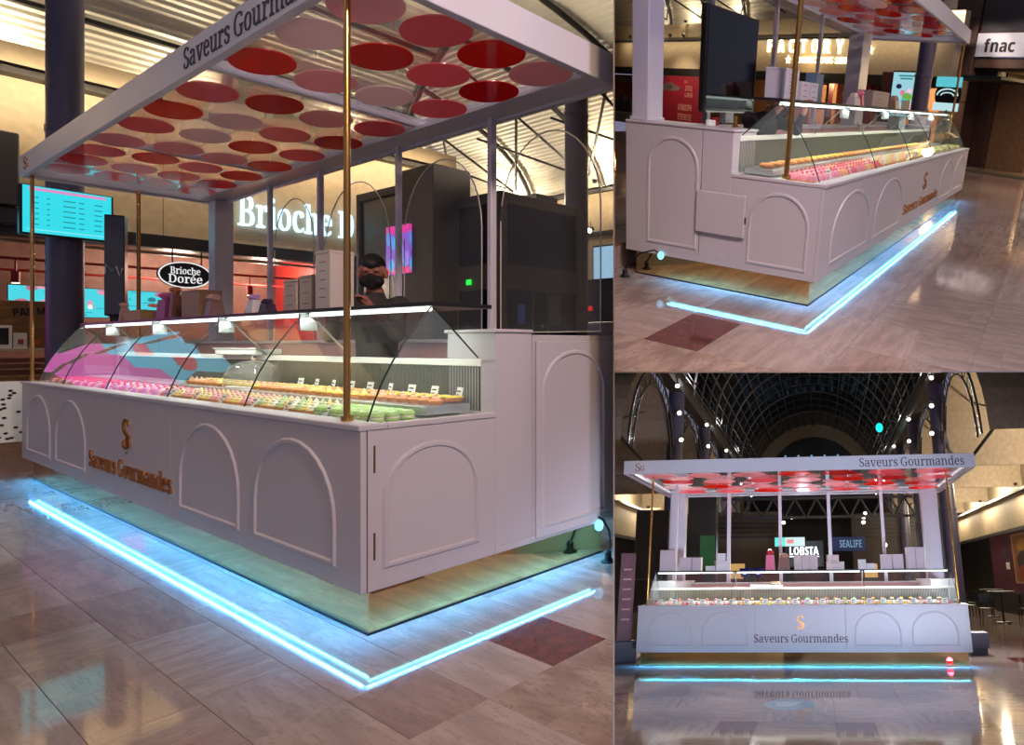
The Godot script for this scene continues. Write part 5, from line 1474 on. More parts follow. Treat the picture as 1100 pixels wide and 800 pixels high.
	for i in 4: box("lit_shelf", glow("shop_cool", Color(0.55, 0.6, 0.62), 0.5), passage, Vector3(-1.14, 1.3 + (i % 2) * 0.5, -3.0 - (i / 2) * 2.2), Vector3(-1.1, 1.65 + (i % 2) * 0.5, -1.4 - (i / 2) * 2.2))
	box("back", mat("dim_brown", Color(0.16, 0.11, 0.08), 0.6), passage, Vector3(-1.6, 0, -9.2), Vector3(6, 3.4, -9))
	for i in 2: box("ceiling_lamp", glow("warm_lens", Color(1, 0.93, 0.78), 3.0), passage, Vector3(0.3 + i * 0.7, 3.27, -3.0 - i * 2), Vector3(0.6 + i * 0.7, 3.3, -2.7 - i * 2))
	lamp_omni(Vector3(2.0, 2.8, -3.5), Color(1.0, 0.85, 0.62), 9.0, 0.2, passage)
	var wp = thing("pale_post", "pale round post in the shop passage at the right edge", "post", Vector3(0.85, 0, -1.9))
	var wpb = MB.new()
	wpb.lathe([Vector2(0, 0), Vector2(0.22, 0), Vector2(0.22, 0.1), Vector2(0.15, 0.12), Vector2(0.15, 3.2)], 14)
	part(wpb, "shaft", mat("pale_panel2", Color(0.7, 0.64, 0.52), 0.4), wp)
	var wpc = MB.new()
	wpc.lathe([Vector2(0.15, 3.1), Vector2(0.2, 3.16), Vector2(0.2, 3.29), Vector2(0, 3.29)], 14)
	part(wpc, "cap", mat("pale_panel2", Color.WHITE), wp)
	var mat_ = thing("floor_mat", "long dark floor mat before the shop entrance", "mat", Vector3(1.6, 0, 1.4))
	box("pile", mat("mat_dark", Color(0.08, 0.07, 0.06), 0.9), mat_, Vector3(-2.6, 0.001, -0.7), Vector3(2.4, 0.014, 0.3), 0.004)
	box("edging", mat("black", Color.BLACK), mat_, Vector3(-2.65, 0.0, -0.75), Vector3(2.45, 0.008, 0.35), 0.003)
	RT = home
	# the kiosk
	var discs = []
	var cols = "rpblcrplbrcplrbp"
	var r = 0
	for z in [-0.62, -1.08, -1.54, -2.0]:
		for i in 10:
			discs.append([0.45 + i * 0.94 + (0.47 if r % 2 else 0.0), z, cols[(i * 5 + r * 3 + i / 3) % 16]])
		discs.pop_back()
		r += 1
	var k = {"x0": 0.0, "x1": 9.67, "d": 2.02, "ht": 1.464, "v1": 0.89, "split": 1.2, "near": -1, "sx": 1.6, "led": 12.0, "led_e": 7.0, "led_d": 1.55, "bar_z": 0.55, "seams": [0.22, 0.42, 0.6, 0.79], "case_glow": 3.2, "case_e": 5.5,
		"canopy": {"x0": 0.0, "x1": 9.49, "z0": -2.66, "z1": -0.335, "y": 3.106, "h": 0.25, "rim": 0.3, "endrim": 0.1, "beams": [3.2, 6.4], "rx": 0.36, "rz": 0.19, "drop": 0.03, "discs": discs},
		"posts": [[0.15, -0.42, TOP, "brass", 0.024], [9.4, -0.42, TOP, "brass", 0.024], [5.75, -2.2, 1.4, "white", 0.03], [2.0, -2.25, 1.4, "white", 0.04], [3.85, -2.2, 1.4, "white", 0.03]]}
	kiosk(k)
	var wc = thing("kiosk_column", "broad white column standing on the tall end block, upper right view", "column", Vector3(0.17, 1.487, -1.9))
	box("shaft", lac, wc, Vector3(-0.12, 0, -0.09), Vector3(0.14, 1.72, 0.09), 0.008)
	box("foot", lac, wc, Vector3(-0.14, 0, -0.1), Vector3(0.16, 0.03, 0.1), 0.004)
	var w2 = thing("kiosk_column", "broad white column at the far end of the kiosk, upper right view", "column", Vector3(8.6, 1.4, -2.35))
	box("shaft", lac, w2, Vector3(-0.3, 0, -0.15), Vector3(0.3, 1.75, 0.15), 0.008)
	box("foot", lac, w2, Vector3(-0.32, 0, -0.17), Vector3(0.32, 0.04, 0.17), 0.006)
	column("steel_column", 3.0, -5.2, 0.17, 6.0, mat("dark_column", Color(0.14, 0.12, 0.12), 0.3), "dark shiny column just right of the broad white column")
	var tv = thing("large_television", "large black television facing the counter on the tall end block", "television", Vector3(1.38, 1.56, -1.6), 0.0)
	box("housing", mat("tv_black", Color(0.025, 0.025, 0.03), 0.3), tv, Vector3(-0.64, 0.03, -0.07), Vector3(0.58, 1.02, 0), 0.012)
	box("screen", mat("tv_glass", Color(0.012, 0.014, 0.02), 0.06), tv, Vector3(-0.61, 0.07, 0.0), Vector3(0.55, 0.99, 0.004))
	box("lower_edge", mat("steel", Color.WHITE), tv, Vector3(-0.6, 0.03, 0.0), Vector3(0.54, 0.045, 0.006))
	box("foot", mat("steel", Color.WHITE), tv, Vector3(-0.1, -0.08, -0.1), Vector3(0.1, 0.03, -0.02), 0.005)
	var gp = thing("brass_stub", "short brass stub on the tall end block below the television", "post", Vector3(0.42, 1.487, -1.08))
	var gb = MB.new()
	gb.lathe([Vector2(0, 0), Vector2(0.035, 0), Vector2(0.035, 0.012), Vector2(0.018, 0.02), Vector2(0.018, 0.1), Vector2(0, 0.1)], 14)
	part(gb, "stub", mat("brass", Color(0.78, 0.58, 0.32), 0.22, 1.0), gp)
	var cp = thing("card_holder", "small white card holder on the tall end block", "card holder", Vector3(0.3, 1.487, -1.28))
	box("card", mat("card", Color.WHITE), cp, Vector3(-0.06, 0, -0.02), Vector3(0.06, 0.05, 0.02), 0.003)
	box("red_card", mat("shop_red", Color(0.72, 0.1, 0.05), 0.5), cp, Vector3(0.07, 0, -0.03), Vector3(0.18, 0.07, -0.01), 0.003)
	var wh = "of the case, upper right view"
	for i in 80:
		var x = 0.24 + i * 0.115
		for q in 3:
			var c = ["rose pink", Color(0.92, 0.5, 0.5)]
			var kd = "dome"
			if x > 1.0: c = [["raspberry red", Color(0.86, 0.3, 0.3)], ["rose pink", Color(0.92, 0.5, 0.5)], ["peach orange", Color(0.95, 0.66, 0.38)]][(i / 3 + q) % 3]
			if x > 2.6: c = [["lemon yellow", Color(0.93, 0.83, 0.35)], ["peach orange", Color(0.95, 0.66, 0.38)], ["cream white", Color(0.94, 0.9, 0.78)]][(i / 2 + q) % 3]; kd = "tart"
			if x > 5.0: c = [["lemon yellow", Color(0.93, 0.83, 0.35)], ["pistachio green", Color(0.62, 0.78, 0.42)], ["cream white", Color(0.94, 0.9, 0.78)]][(i / 2 + q) % 3]; kd = "macaron"
			put_pastry(kd, c[0], c[1], Vector3(x, TOP - 0.019, -0.2 - q * 0.1), wh, 1.5, ["front row", "second row", "third row"][q])
	for i in 36:
		var x = 0.3 + i * 0.2
		var c = [["peach orange", Color(0.95, 0.66, 0.38)], ["lemon yellow", Color(0.93, 0.83, 0.35)]][(i / 6) % 2]
		put_pastry("eclair", c[0], c[1], Vector3(x, TOP + 0.05, -0.68), wh, 1.2, "step row")
	for i in 11: price_tag(Vector3(0.6 + i * 0.7, TOP - 0.018, -0.15), wh, i, -0.4, 1.3)
	var ty = 1.772
	stack_box(0.62, -0.72, ty, 0.34, 0.26, 0.2, Color(0.8, 0.78, 0.8), "box_white", "tallest white printed box on the case, upper right view", 6)
	stack_box(0.98, -0.72, ty, 0.22, 0.17, 0.2, Color(0.8, 0.78, 0.8), "box_white", "small white box next to the tallest one, upper right view", 3)
	stack_box(1.24, -0.72, ty, 0.22, 0.17, 0.2, Color(0.8, 0.78, 0.8), "box_white", "small white box nearest the front brass post, upper right view", 3)
	stack_box(1.5, -0.72, ty, 0.22, 0.27, 0.12, Color(0.35, 0.45, 0.52), "box_blue", "slim blue-grey box behind the front brass post", 2)
	stack_box(4.0, -0.72, ty, 0.9, 0.2, 0.2, Color(0.62, 0.55, 0.5), "box_grey_tan", "wide patterned carrier box before the flower mural", 3)
	gift_bag(3.2, -0.7, ty, 0.2, 0.17, Color(0.75, 0.3, 0.42), "bag_pink", "pink sachet on the case before the far white column", Color(0.85, 0.5, 0.55))
	gift_bag(2.95, -0.7, ty, 0.2, 0.12, Color(0.8, 0.75, 0.7), "bag_white2", "pale sachet on the case before the far white column", Color(0.85, 0.8, 0.7))
	gift_bag(5.1, -0.7, ty, 0.25, 0.16, Color(0.5, 0.42, 0.36), "bag_tan", "tan sachet on the case before the drink lightbox", Color(0.6, 0.5, 0.4))
	var rg = thing("till", "small grey till on the back counter inside the case, upper right view", "till", Vector3(6.8, 1.43, -1.0))
	box("body", mat("till_grey", Color(0.6, 0.6, 0.6), 0.4), rg, Vector3(-0.25, 0, -0.1), Vector3(0.25, 0.22, 0.12), 0.01)
	box("display", mat("card", Color.WHITE), rg, Vector3(0.1, 0.22, -0.08), Vector3(0.24, 0.34, -0.04), 0.006)
	person(Vector3(1.05, 0.2, -1.18), -0.4, {"size": 1.02, "hip": Vector3(0, 0.9, -0.1), "waist": Vector3(0, 1.06, -0.05), "chest": Vector3(0, 1.24, 0.1), "neck": Vector3(0, 1.4, 0.22), "head": Vector3(0, 1.5, 0.32), "look": Vector3(0.1, -0.8, 1), "sh_l": Vector3(0.19, 1.33, 0.13), "sh_r": Vector3(-0.19, 1.33, 0.13), "el_l": Vector3(0.26, 1.26, 0.36), "el_r": Vector3(-0.27, 1.26, 0.34), "ha_l": Vector3(0.2, 1.46, 0.5), "ha_r": Vector3(-0.14, 1.46, 0.5), "cloth": Color(0.012, 0.011, 0.012)}, "person in black bending over behind the case, upper right view")
	# marble step, cable and its plug
	var sp = thing("marble_step", "low grey marble step at the kiosk's near left end", "step", Vector3(0.62, 0, -2.1))
	box("riser", mats["marble1"], sp, Vector3(-2.2, 0.002, -0.6), Vector3(0.1, 0.24, -0.08), 0.006)
	box("tread", noisy("wood_tread", Color(0.5, 0.3, 0.18), Color(0.4, 0.24, 0.14), 0.4), sp, Vector3(-2.2, 0.24, -0.6), Vector3(0.1, 0.255, -0.08), 0.003)
	cable([Vector3(0.0, 0.26, -1.62), Vector3(-0.04, 0.3, -1.66), Vector3(-0.1, 0.26, -1.78), Vector3(-0.12, 0.16, -1.9), Vector3(-0.12, 0.07, -1.95)], Vector3(-0.12, 0, -1.95), Vector3(-0.02, 0.25, -1.6))
	spot_lamp(Vector3(-3.5, 5.5, 2.5), Vector3(0.5, 0.4, -0.8), "ceiling spot above the near corner of the upper right view", 27.0, Color(1.0, 0.9, 0.98), 50, 0.25)
	spot_lamp(Vector3(4.0, 6.5, 5.0), Vector3(5, 0.0, 1.0), "ceiling spot over the aisle of the upper right view", 35.0, Color(1.0, 0.88, 0.76), 55, 0.25)
	spot_lamp(Vector3(12.0, 6.5, 4.0), Vector3(13, 0.0, 1.0), "ceiling spot over the far aisle of the upper right view", 50.0, Color(1.0, 0.85, 0.7), 55, 0.25)

# ---------------------------------------------------------------- the lower right view
func room_lower():
	room = "B"
	var ax = Vector3(-0.343539, -0.08329386, 0.02316647)
	RT = Transform3D(Basis(ax.normalized(), ax.length()), Vector3(0.73590796, -6.21369403, -12.57566789))
	planes = [Plane(Vector3(1, 0, S1).normalized(), HALF), Plane(Vector3(0, -1, -S2).normalized(), HALF)]
	var home = RT
	lay_floor(-16.0, 18.0, -48.0, 10.1, 0.46, 0.83, [Vector2(-0.7, 5.3), Vector2(0.77, 5.3), Vector2(-4.2, -0.9), Vector2(4.3, -1.5)], 0, [[-3.1, 3.1, -3.3, -0.1]])
	var cream = noisy("cream_wall", Color.WHITE, Color.WHITE, 0.7)
	var steel = mat("dark_steel", Color(0.2, 0.185, 0.18), 0.5, 0.3)
	var lac = mat("canopy_white", Color(0.78, 0.78, 0.82), 0.35)
	var navy = mat("night_glass", Color(0.012, 0.016, 0.035), 0.12)
	var rib_m = mat("vault_rib", Color(0.27, 0.25, 0.25), 0.45, 0.2)
	var purple = mat("purple_steel", Color(0.27, 0.25, 0.34), 0.45)
	# glass barrel vault by night: bands of panes between ribs
	var va = thing("glass_vault", "dark glass barrel vault with curved ribs overhead", "roof", Vector3(0.1, 8.9, 0))
	var R0 = 4.9
	for i in 24:
		var mb = MB.new()
		var a0 = PI * i / 24
		var a1 = PI * (i + 1) / 24
		var p0 = Vector3(cos(a0) * (R0 + 0.12), sin(a0) * (R0 + 0.12), 0)
		var p1 = Vector3(cos(a1) * (R0 + 0.12), sin(a1) * (R0 + 0.12), 0)
		mb.quad(p0 + Vector3(0, 0, -42), p0, p1, p1 + Vector3(0, 0, -42))
		part(mb, "glass_band", navy, va)
		var pb = MB.new()
		pb.tube([p0 * 0.97, p0 * 0.97 + Vector3(0, 0, -42)], 0.022 if i % 3 else 0.05, 5)
		part(pb, "purlin", rib_m, va)
	for j in 22:
		var z = -1.0 - j * 1.9
		var rb = MB.new()
		var pts = []
		for i in 31: pts.append(Vector3(cos(PI * i / 30) * R0 * 0.975, sin(PI * i / 30) * R0 * 0.975, z))
		rb.tube(pts, 0.03 if j % 3 else 0.06, 6)
		part(rb, "arch_rib", rib_m, va)
	for s in [-1.0, 1.0]:
		for j in 4:
			uplight(Vector3(4.5 * s, 9.25, -12.0 - j * 8.0), "%s small added uplight on the %s edge beam of the glass vault" % [["nearest", "second", "third", "farthest"][j], "left" if s < 0 else "right"], 1.4, Color(0.9, 0.9, 0.9))  # uplights added on the beams to brighten the vault ribs
	# gable at the vault's end
	var ga = thing("vault_gable", "dark gable wall with a pale arch at the end of the glass vault", "gable", Vector3(0.1, 8.9, -41))
	var half = PackedVector2Array()
	for i in 25: half.append(Vector2(cos(PI * i / 24) * 5.0, sin(PI * i / 24) * 5.0))
	var gm = MB.new()
	gm.ext(half, -0.2, 0.0)
	part(gm, "infill", mat("shop_black", Color(0.05, 0.04, 0.04), 0.5), ga)
	var gr = MB.new()
	for i in 24:
		var a0 = PI * i / 24
		var a1 = PI * (i + 1) / 24
		gr.quad(Vector3(cos(a0) * 3.9, sin(a0) * 3.9, 0.3), Vector3(cos(a0) * 5.0, sin(a0) * 5.0, 0.3), Vector3(cos(a1) * 5.0, sin(a1) * 5.0, 0.3), Vector3(cos(a1) * 3.9, sin(a1) * 3.9, 0.3))
	part(gr, "pale_arch", mat("arch_tan", Color(0.5, 0.43, 0.33), 0.6), ga)
	for i in 16:
		var orb = thing("hanging_light", "tiny bluish festoon light hanging under the vault's end arch", "lamp", Vector3(-2.6 + i * 0.36, 10.2 + sin(i * 2.1) * 0.45 + 0.5, -40.0), 0.0, "festoon lights, lower right view")
		var ob = MB.new()
		ob.ball(Vector3.ZERO, Vector3(0.1, 0.1, 0.1), 6, 4)
		part(ob, "lamp_bulb", glow("festoon", Color(0.5, 0.7, 0.85), 0.8), orb)
	var gl = thing("green_lamp", "small turquoise lamp on the right side of the glass vault", "lamp", Vector3(3.9, 9.4, -22.0))
	var glb = MB.new()
	glb.ball(Vector3.ZERO, Vector3(0.2, 0.26, 0.2), 10, 6)
	part(glb, "lamp_bulb", glow("turquoise", Color(0.1, 0.8, 0.75), 2.0), gl)
	# edge beams, columns and lattice arches on both sides
	var aisle = noisy("aisle_vault", Color(0.56, 0.5, 0.42), Color(0.5, 0.44, 0.37), 0.7)
	for s in [-1.0, 1.0]:
		var sd = "left" if s < 0 else "right"
		var eb = thing("edge_beam", "long brown edge beam under the %s side of the glass vault" % sd, "beam", Vector3(5.05 * s, 8.9, 0))
		box("beam", mat("brown_steel", Color(0.24, 0.2, 0.17), 0.5), eb, Vector3(-0.25, -0.3, -42), Vector3(0.25, 0.25, -1))
		box("flange", mat("brown_steel", Color.WHITE), eb, Vector3(-0.4, 0.25, -42), Vector3(0.4, 0.32, -1))
		for j in 5:
			var z = -11.0 - j * 6.5
			column("steel_column", 5.1 * s, z, 0.32 - 0.02 * j, 8.7, purple, "%s lilac steel column on the %s of the glass vault" % [["nearest", "second", "third", "fourth", "farthest"][j], sd], "vault columns, lower right view")
			# lattice arch along the aisle between columns
			var la = thing("lattice_arch", "%s dark lattice arch between the %s columns" % [["nearest", "second", "third", "fourth", "farthest"][j], sd], "arch", Vector3(5.1 * s, 5.4, z + 3.2), 0.0, "lattice arches, lower right view")
			var o_ = MB.new()
			var i_ = MB.new()
			var op = []
			var ip = []
			for i in 19:
				var a = PI * i / 18
				op.append(Vector3(0, sin(a) * 3.1, -cos(a) * 3.1)); ip.append(Vector3(0, sin(a) * 2.6, -cos(a) * 2.6))
			o_.tube(op, 0.04, 6)
			i_.tube(ip, 0.035, 6)
			part(o_, "outer_rib", steel, la); part(i_, "inner_rib", steel, la)
			for i in 12:
				var rg = MB.new()
				var a = PI * (i + 0.5) / 12
				var cc = Vector3(0, sin(a) * 2.85, -cos(a) * 2.85)
				var rp = []
				for q in 9: rp.append(cc + Vector3(0, sin(TAU * q / 8) * 0.2, cos(TAU * q / 8) * 0.2))
				rg.tube(rp, 0.02, 4, false)
				part(rg, "ring", steel, la)
			# small spots hanging along the columns
			for q in 3:
				if j > 1 and q == 2: continue
				spot_lamp(Vector3(4.6 * s, 8.3 - 0.9 * q, z + 2.2 - 0.5 * q), Vector3(0.5 * s, 0.0, 3.0), "small white spot %s of three on the %s %s column" % [["topmost", "middle", "lowest"][q], ["nearest", "second", "third", "fourth", "farthest"][j], sd], 130.0 if j == 0 and q != 1 else 0.0, Color(0.95, 0.93, 0.95), 30, 0.09, "column spots, lower right view")
			# aisle bay: vault across the side aisle, brace rods below it
			var bay = MB.new()
			for i in 14:
				var a0 = PI * i / 14
				var a1 = PI * (i + 1) / 14
				var q0 = Vector3(5.3 * s, 5.5 + sin(a0) * 3.0, z + 3.2 - cos(a0) * 3.2)
				var q1 = Vector3(5.3 * s, 5.5 + sin(a1) * 3.0, z + 3.2 - cos(a1) * 3.2)
				var w = Vector3(4.5 * s, 0, 0)
				if s > 0: bay.quad(q0, q0 + w, q1 + w, q1)
				else: bay.quad(q0 + w, q0, q1, q1 + w)
			struct(part(bay, "ceiling_aisle_" + sd, aisle, self))
			steel_arch("crossed brace rods in the %s aisle bay, %s" % [["nearest", "second", "third", "fourth", "farthest"][j], sd], [Vector3(6.0 * s, 5.6, z + 0.2), Vector3(7.5 * s, 7.9, z + 6.0)], 0.06, steel, [[Vector3(6.0 * s, 7.9, z + 0.4), Vector3(7.5 * s, 5.6, z + 6.2)], [Vector3(9.0 * s, 6.6, z + 0.2), Vector3(9.0 * s, 6.6, z + 6.2)]], "aisle braces, lower right view")
			if j < 4: uplight(Vector3(8.6 * s, 5.15, z + 3.2), "%s uplight on the %s wall ledge, lower right view" % [["nearest", "second", "third", "fourth"][j], sd], 22.0 if s > 0 else 14.0, Color(1.0, 0.93, 0.8))
		# aisle wall: shop level, beige band, ledge
		struct(box("wall_aisle_" + sd, cream, self, Vector3(9.0 * s, 3.6, -44), Vector3(9.4 * s, 5.0, 6)))
		struct(box("wall_lunette_" + sd, aisle, self, Vector3(9.8 * s, 5.0, -44), Vector3(10.2 * s, 9.5, 6)))
		struct(box("trim_ledge_" + sd, steel, self, Vector3(8.85 * s, 5.0, -44), Vector3(9.8 * s, 5.1, 6)))
		struct(box("trim_band_" + sd, steel, self, Vector3(8.9 * s, 3.45, -44), Vector3(9.3 * s, 3.6, 6)))
	struct(box("wall_shops_left", mat("shop_black", Color.BLACK), self, Vector3(-9.4, 0, -44), Vector3(-9.2, 3.45, 6)))
	struct(box("wall_shops_right", mat("shop_black", Color.BLACK), self, Vector3(9.2, 0, -44), Vector3(9.4, 3.45, -21)))
	# mural wall with a poster on the right
	var mw = thing("mural_wall", "purple and pink mural wall beside the cafe tables", "mural", Vector3(9.0, 0, -14), -PI / 2)
	box("board", noisy("mural", Color(0.42, 0.17, 0.2), Color(0.3, 0.16, 0.3), 0.35, 0.02, 0.3), mw, Vector3(-7.5, 0.9, -0.1), Vector3(12, 3.45, 0))
	box("skirting", mat("shop_black", Color.BLACK), mw, Vector3(-7.5, 0, -0.1), Vector3(12, 0.9, 0.02))
	panel("poster", printed("poster", 48, 80, func(im):
		im.fill(Color(0.55, 0.36, 0.2))
		for q in [[24, 20, 14, 12, Color(0.7, 0.5, 0.2)], [24, 45, 16, 18, Color(0.25, 0.18, 0.14)], [20, 62, 12, 12, Color(0.6, 0.25, 0.15)], [32, 36, 7, 8, Color(0.75, 0.6, 0.35)]]: ellipse(im, q[0], q[1], q[2], q[3], q[4])
		for q in [Rect2i(0, 0, 48, 3), Rect2i(0, 77, 48, 3), Rect2i(0, 0, 3, 80), Rect2i(45, 0, 3, 80)]: im.fill_rect(q, Color(0.7, 0.55, 0.4))), mw, Vector3(-3.6, 1.3, 0.004), Vector3(0.0, 1.3, 0.004), Vector3(0.0, 3.35, 0.004), Vector3(-3.6, 3.35, 0.004), "framed poster")
	box("small_print", mat("card", Color.WHITE), mw, Vector3(-4.9, 1.9, 0.002), Vector3(-4.3, 2.2, 0.006))
	box("small_print", mat("ink", Color.BLACK), mw, Vector3(-5.2, 2.6, 0.002), Vector3(-4.6, 2.8, 0.006))
	# cafe tables and chairs in the dark
	var dk = mat("cafe_dark", Color(0.03, 0.028, 0.028), 0.4)
	var n = 0
	for p in [Vector3(7.0, 0, -12.5), Vector3(8.1, 0, -9.6), Vector3(7.6, 0, -16.5)]:
		var t = thing("cafe_table", ["round black cafe table in the middle of the dark seating", "round black cafe table at the right edge", "round black cafe table farthest from the kiosk"][n], "table", p, 0.0, "cafe tables, lower right view")
		var tb = MB.new()
		tb.lathe([Vector2(0, 1.05), Vector2(0.5, 1.05), Vector2(0.5, 1.09), Vector2(0, 1.09)], 18)
		part(tb, "tabletop", dk, t)
		var tl = MB.new()
		tl.lathe([Vector2(0, 0), Vector2(0.3, 0), Vector2(0.28, 0.04), Vector2(0.04, 0.06), Vector2(0.04, 1.05)], 12)
		part(tl, "pedestal", dk, t)
		n += 1
	n = 0
	for p in [Vector3(6.3, 0, -11.9), Vector3(7.6, 0, -11.6), Vector3(6.2, 0, -14.6), Vector3(7.4, 0, -9.4), Vector3(8.6, 0, -11.8), Vector3(6.9, 0, -17.5)]:
		var c = thing("cafe_chair", ["black cafe chair on the near left of the middle table", "black cafe chair on the near right of the middle table", "black cafe chair behind the middle table", "black cafe chair before the table at the right edge", "black cafe chair between the two near tables", "black cafe chair beside the farthest table"][n], "chair", p, n * 1.1, "cafe chairs, lower right view")
		box("seat", dk, c, Vector3(-0.21, 0.5, -0.21), Vector3(0.21, 0.54, 0.21), 0.01)
		box("backrest", dk, c, Vector3(-0.2, 0.7, -0.22), Vector3(0.2, 1.0, -0.19), 0.01)
		for q in [[-0.19, -0.2, 1.0], [0.19, -0.2, 1.0], [-0.19, 0.19, 0.52], [0.19, 0.19, 0.52]]:
			var lg = MB.new()
			lg.tube([Vector3(q[0] * 1.15, 0, q[1] * 1.15), Vector3(q[0], q[2], q[1])], 0.018, 6)
			part(lg, "leg", dk, c)
		n += 1
	# far shops behind
	var back = mat("dusk_brown", Color(0.1, 0.075, 0.06), 0.7)
	struct(box("wall_far", back, self, Vector3(-11, 0, -44.5), Vector3(11, 9.5, -44)))
	var br = thing("truss_beam", "dark truss beam crossing above the bold white sign letters", "beam", Vector3(0.3, 4.3, -18.5))
	box("chord", steel, br, Vector3(-4.6, 0.9, -0.1), Vector3(4.6, 1.02, 0.1)); box("chord", steel, br, Vector3(-4.6, 0, -0.1), Vector3(4.6, 0.12, 0.1))
	for i in 9:
		var bd = MB.new()
		var xx = -4.2 + i * 1.05
		bd.tube([Vector3(xx - 0.5, 0.06, 0), Vector3(xx, 0.95, 0)], 0.05, 5); bd.tube([Vector3(xx, 0.95, 0), Vector3(xx + 0.5, 0.06, 0)], 0.05, 5)
		part(bd, "diagonal", steel, br)
	var ls = thing("shop_sign", "bold white glowing block letters seen behind the frontal kiosk", "sign", Vector3(-0.35, 2.5, -18.0))
	text("LOBSTA", sans, 1.35, 0.1, glow("sign_bold", Color(0.95, 0.98, 1.0), 2.2), ls, Transform3D(Basis.IDENTITY, Vector3(0, 0.3, 0)), "glowing_letters", 0.36)
	box("backing", mat("shop_black", Color.BLACK), ls, Vector3(-0.9, -0.4, -0.3), Vector3(0.9, 0.75, -0.1))
	box("lit_line", glow("sign_bold", Color.WHITE, 1.0), ls, Vector3(-0.7, 0.03, -0.02), Vector3(0.7, 0.06, 0.02))
	lamp_omni(Vector3(-0.3, 2.4, -17.0), Color(0.9, 0.95, 1.0), 3.0, 0.3, ls)
	var bs = thing("shop_sign", "dark blue sign board with pale lettering behind the kiosk", "sign", Vector3(1.75, 2.75, -17.5))
	box("board", glow("sign_blue", Color(0.03, 0.14, 0.32), 0.45), bs, Vector3(-0.8, 0, -0.06), Vector3(0.72, 0.62, 0), 0.01)
	text("SEALIFE", sans, 1.0, 0.02, glow("sign_pale", Color(0.5, 0.65, 0.8), 0.6), bs, Transform3D(Basis.IDENTITY, Vector3(0.05, 0.32, 0.01)), "lettering", 0.32)
	var sc = thing("stand_screen", "white and turquoise lit screen above the bold white sign letters", "screen", Vector3(-1.0, 3.0, -17.8))
	box("housing", mat("charcoal", Color.BLACK), sc, Vector3(-0.72, -0.03, -0.06), Vector3(0.72, 0.43, 0), 0.01)
	panel("screen", printed("stand", 64, 24, func(im):
		im.fill(Color(0.75, 0.85, 0.85))
		im.fill_rect(Rect2i(0, 0, 22, 24), Color(0.35, 0.85, 0.8)); im.fill_rect(Rect2i(26, 6, 14, 10), Color(0.85, 0.5, 0.5)), 1.2), sc, Vector3(-0.7, 0, 0.004), Vector3(0.7, 0, 0.004), Vector3(0.7, 0.4, 0.004), Vector3(-0.7, 0.4, 0.004))
	n = 0
	for q in [[-5.2, -14.0, 0.9, 4.2, "wall_slat_dark", Color(0.12, 0.1, 0.09)], [-3.2, -20.0, 1.6, 4.8, "tan_far", Color(0.3, 0.25, 0.19)], [3.6, -24.0, 1.4, 5.0, "brown_far", Color(0.2, 0.15, 0.12)], [5.6, -26.0, 1.0, 5.4, "grey_far", Color(0.28, 0.26, 0.25)]]:
		var o = thing("shop_block", ["dark slatted shop block behind the left posts", "tan shop block with rows of shutters left of the lettering", "brown shop block right of the blue sign", "grey shop block with a lit gallery far right"][n], "shopfront", Vector3(q[0], 0, q[1]))
		box("body", mat(q[4], q[5], 0.6), o, Vector3(-q[2], 0, -0.8), Vector3(q[2], q[3], 0), 0.02)
		for i in 5: box("shutter_slat", steel, o, Vector3(-q[2] * 0.9, q[3] - 0.4 - i * 0.22, 0.0), Vector3(q[2] * 0.9, q[3] - 0.3 - i * 0.22, 0.04), 0.004)
		box("lit_window", glow("warm_window", Color(0.9, 0.7, 0.42), 0.7), o, Vector3(-q[2] * 0.6, 1.6, 0.0), Vector3(-q[2] * 0.1, 2.3, 0.02))
		n += 1
	var gs = thing("green_screen", "dim green lit panel between the kiosk's left posts", "screen", Vector3(-3.4, 1.8, -9.0))
	box("panel", glow("dim_green", Color(0.02, 0.3, 0.1), 0.6), gs, Vector3(-0.25, 0, 0), Vector3(0.25, 1.2, 0.03), 0.005)
	box("frame", mat("tv_black", Color(0.025, 0.025, 0.03), 0.3), gs, Vector3(-0.7, -1.8, -0.4), Vector3(0.3, 3.4, -0.01), 0.01)
	n = 0
	for p in [Vector3(-2.1, 2.9, -20), Vector3(-2.2, 2.3, -20), Vector3(-1.5, 4.4, -22), Vector3(-1.2, 4.9, -25), Vector3(2.6, 4.2, -20), Vector3(2.9, 4.9, -23), Vector3(2.75, 4.6, -22), Vector3(3.6, 3.1, -20), Vector3(5.0, 2.5, -20), Vector3(5.4, 2.1, -18), Vector3(6.3, 2.0, -18)]:
		spot_lamp(p, p + Vector3(0, -1, 1.5), "small bright lamp among the far shops behind the kiosk", 0.0, Color(1, 0.95, 0.85), 50, 0.11, "far shop lamps, lower right view")
		n += 1
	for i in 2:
		var ub = thing("violet_tub", ["small violet tub given a glow behind the frontal case, left one", "small violet tub given a glow behind the frontal case, right one"][i], "lamp", Vector3(-2.45 + i * 0.5, 1.65, -12.0), 0.0, "violet tubs given a glow, lower right view")  # purple tub shapes, their glow put in by the material
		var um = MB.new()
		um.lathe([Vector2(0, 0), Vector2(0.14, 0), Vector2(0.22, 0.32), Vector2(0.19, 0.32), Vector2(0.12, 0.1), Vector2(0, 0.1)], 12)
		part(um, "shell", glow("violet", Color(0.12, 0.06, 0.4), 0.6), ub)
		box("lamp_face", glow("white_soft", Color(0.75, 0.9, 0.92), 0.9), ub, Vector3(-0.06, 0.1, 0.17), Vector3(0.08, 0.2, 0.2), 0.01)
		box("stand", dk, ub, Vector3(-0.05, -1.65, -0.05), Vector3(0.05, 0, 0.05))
	# the kiosk
	var discs = []
	var cols = "lrplcrlplrbpcrlp"
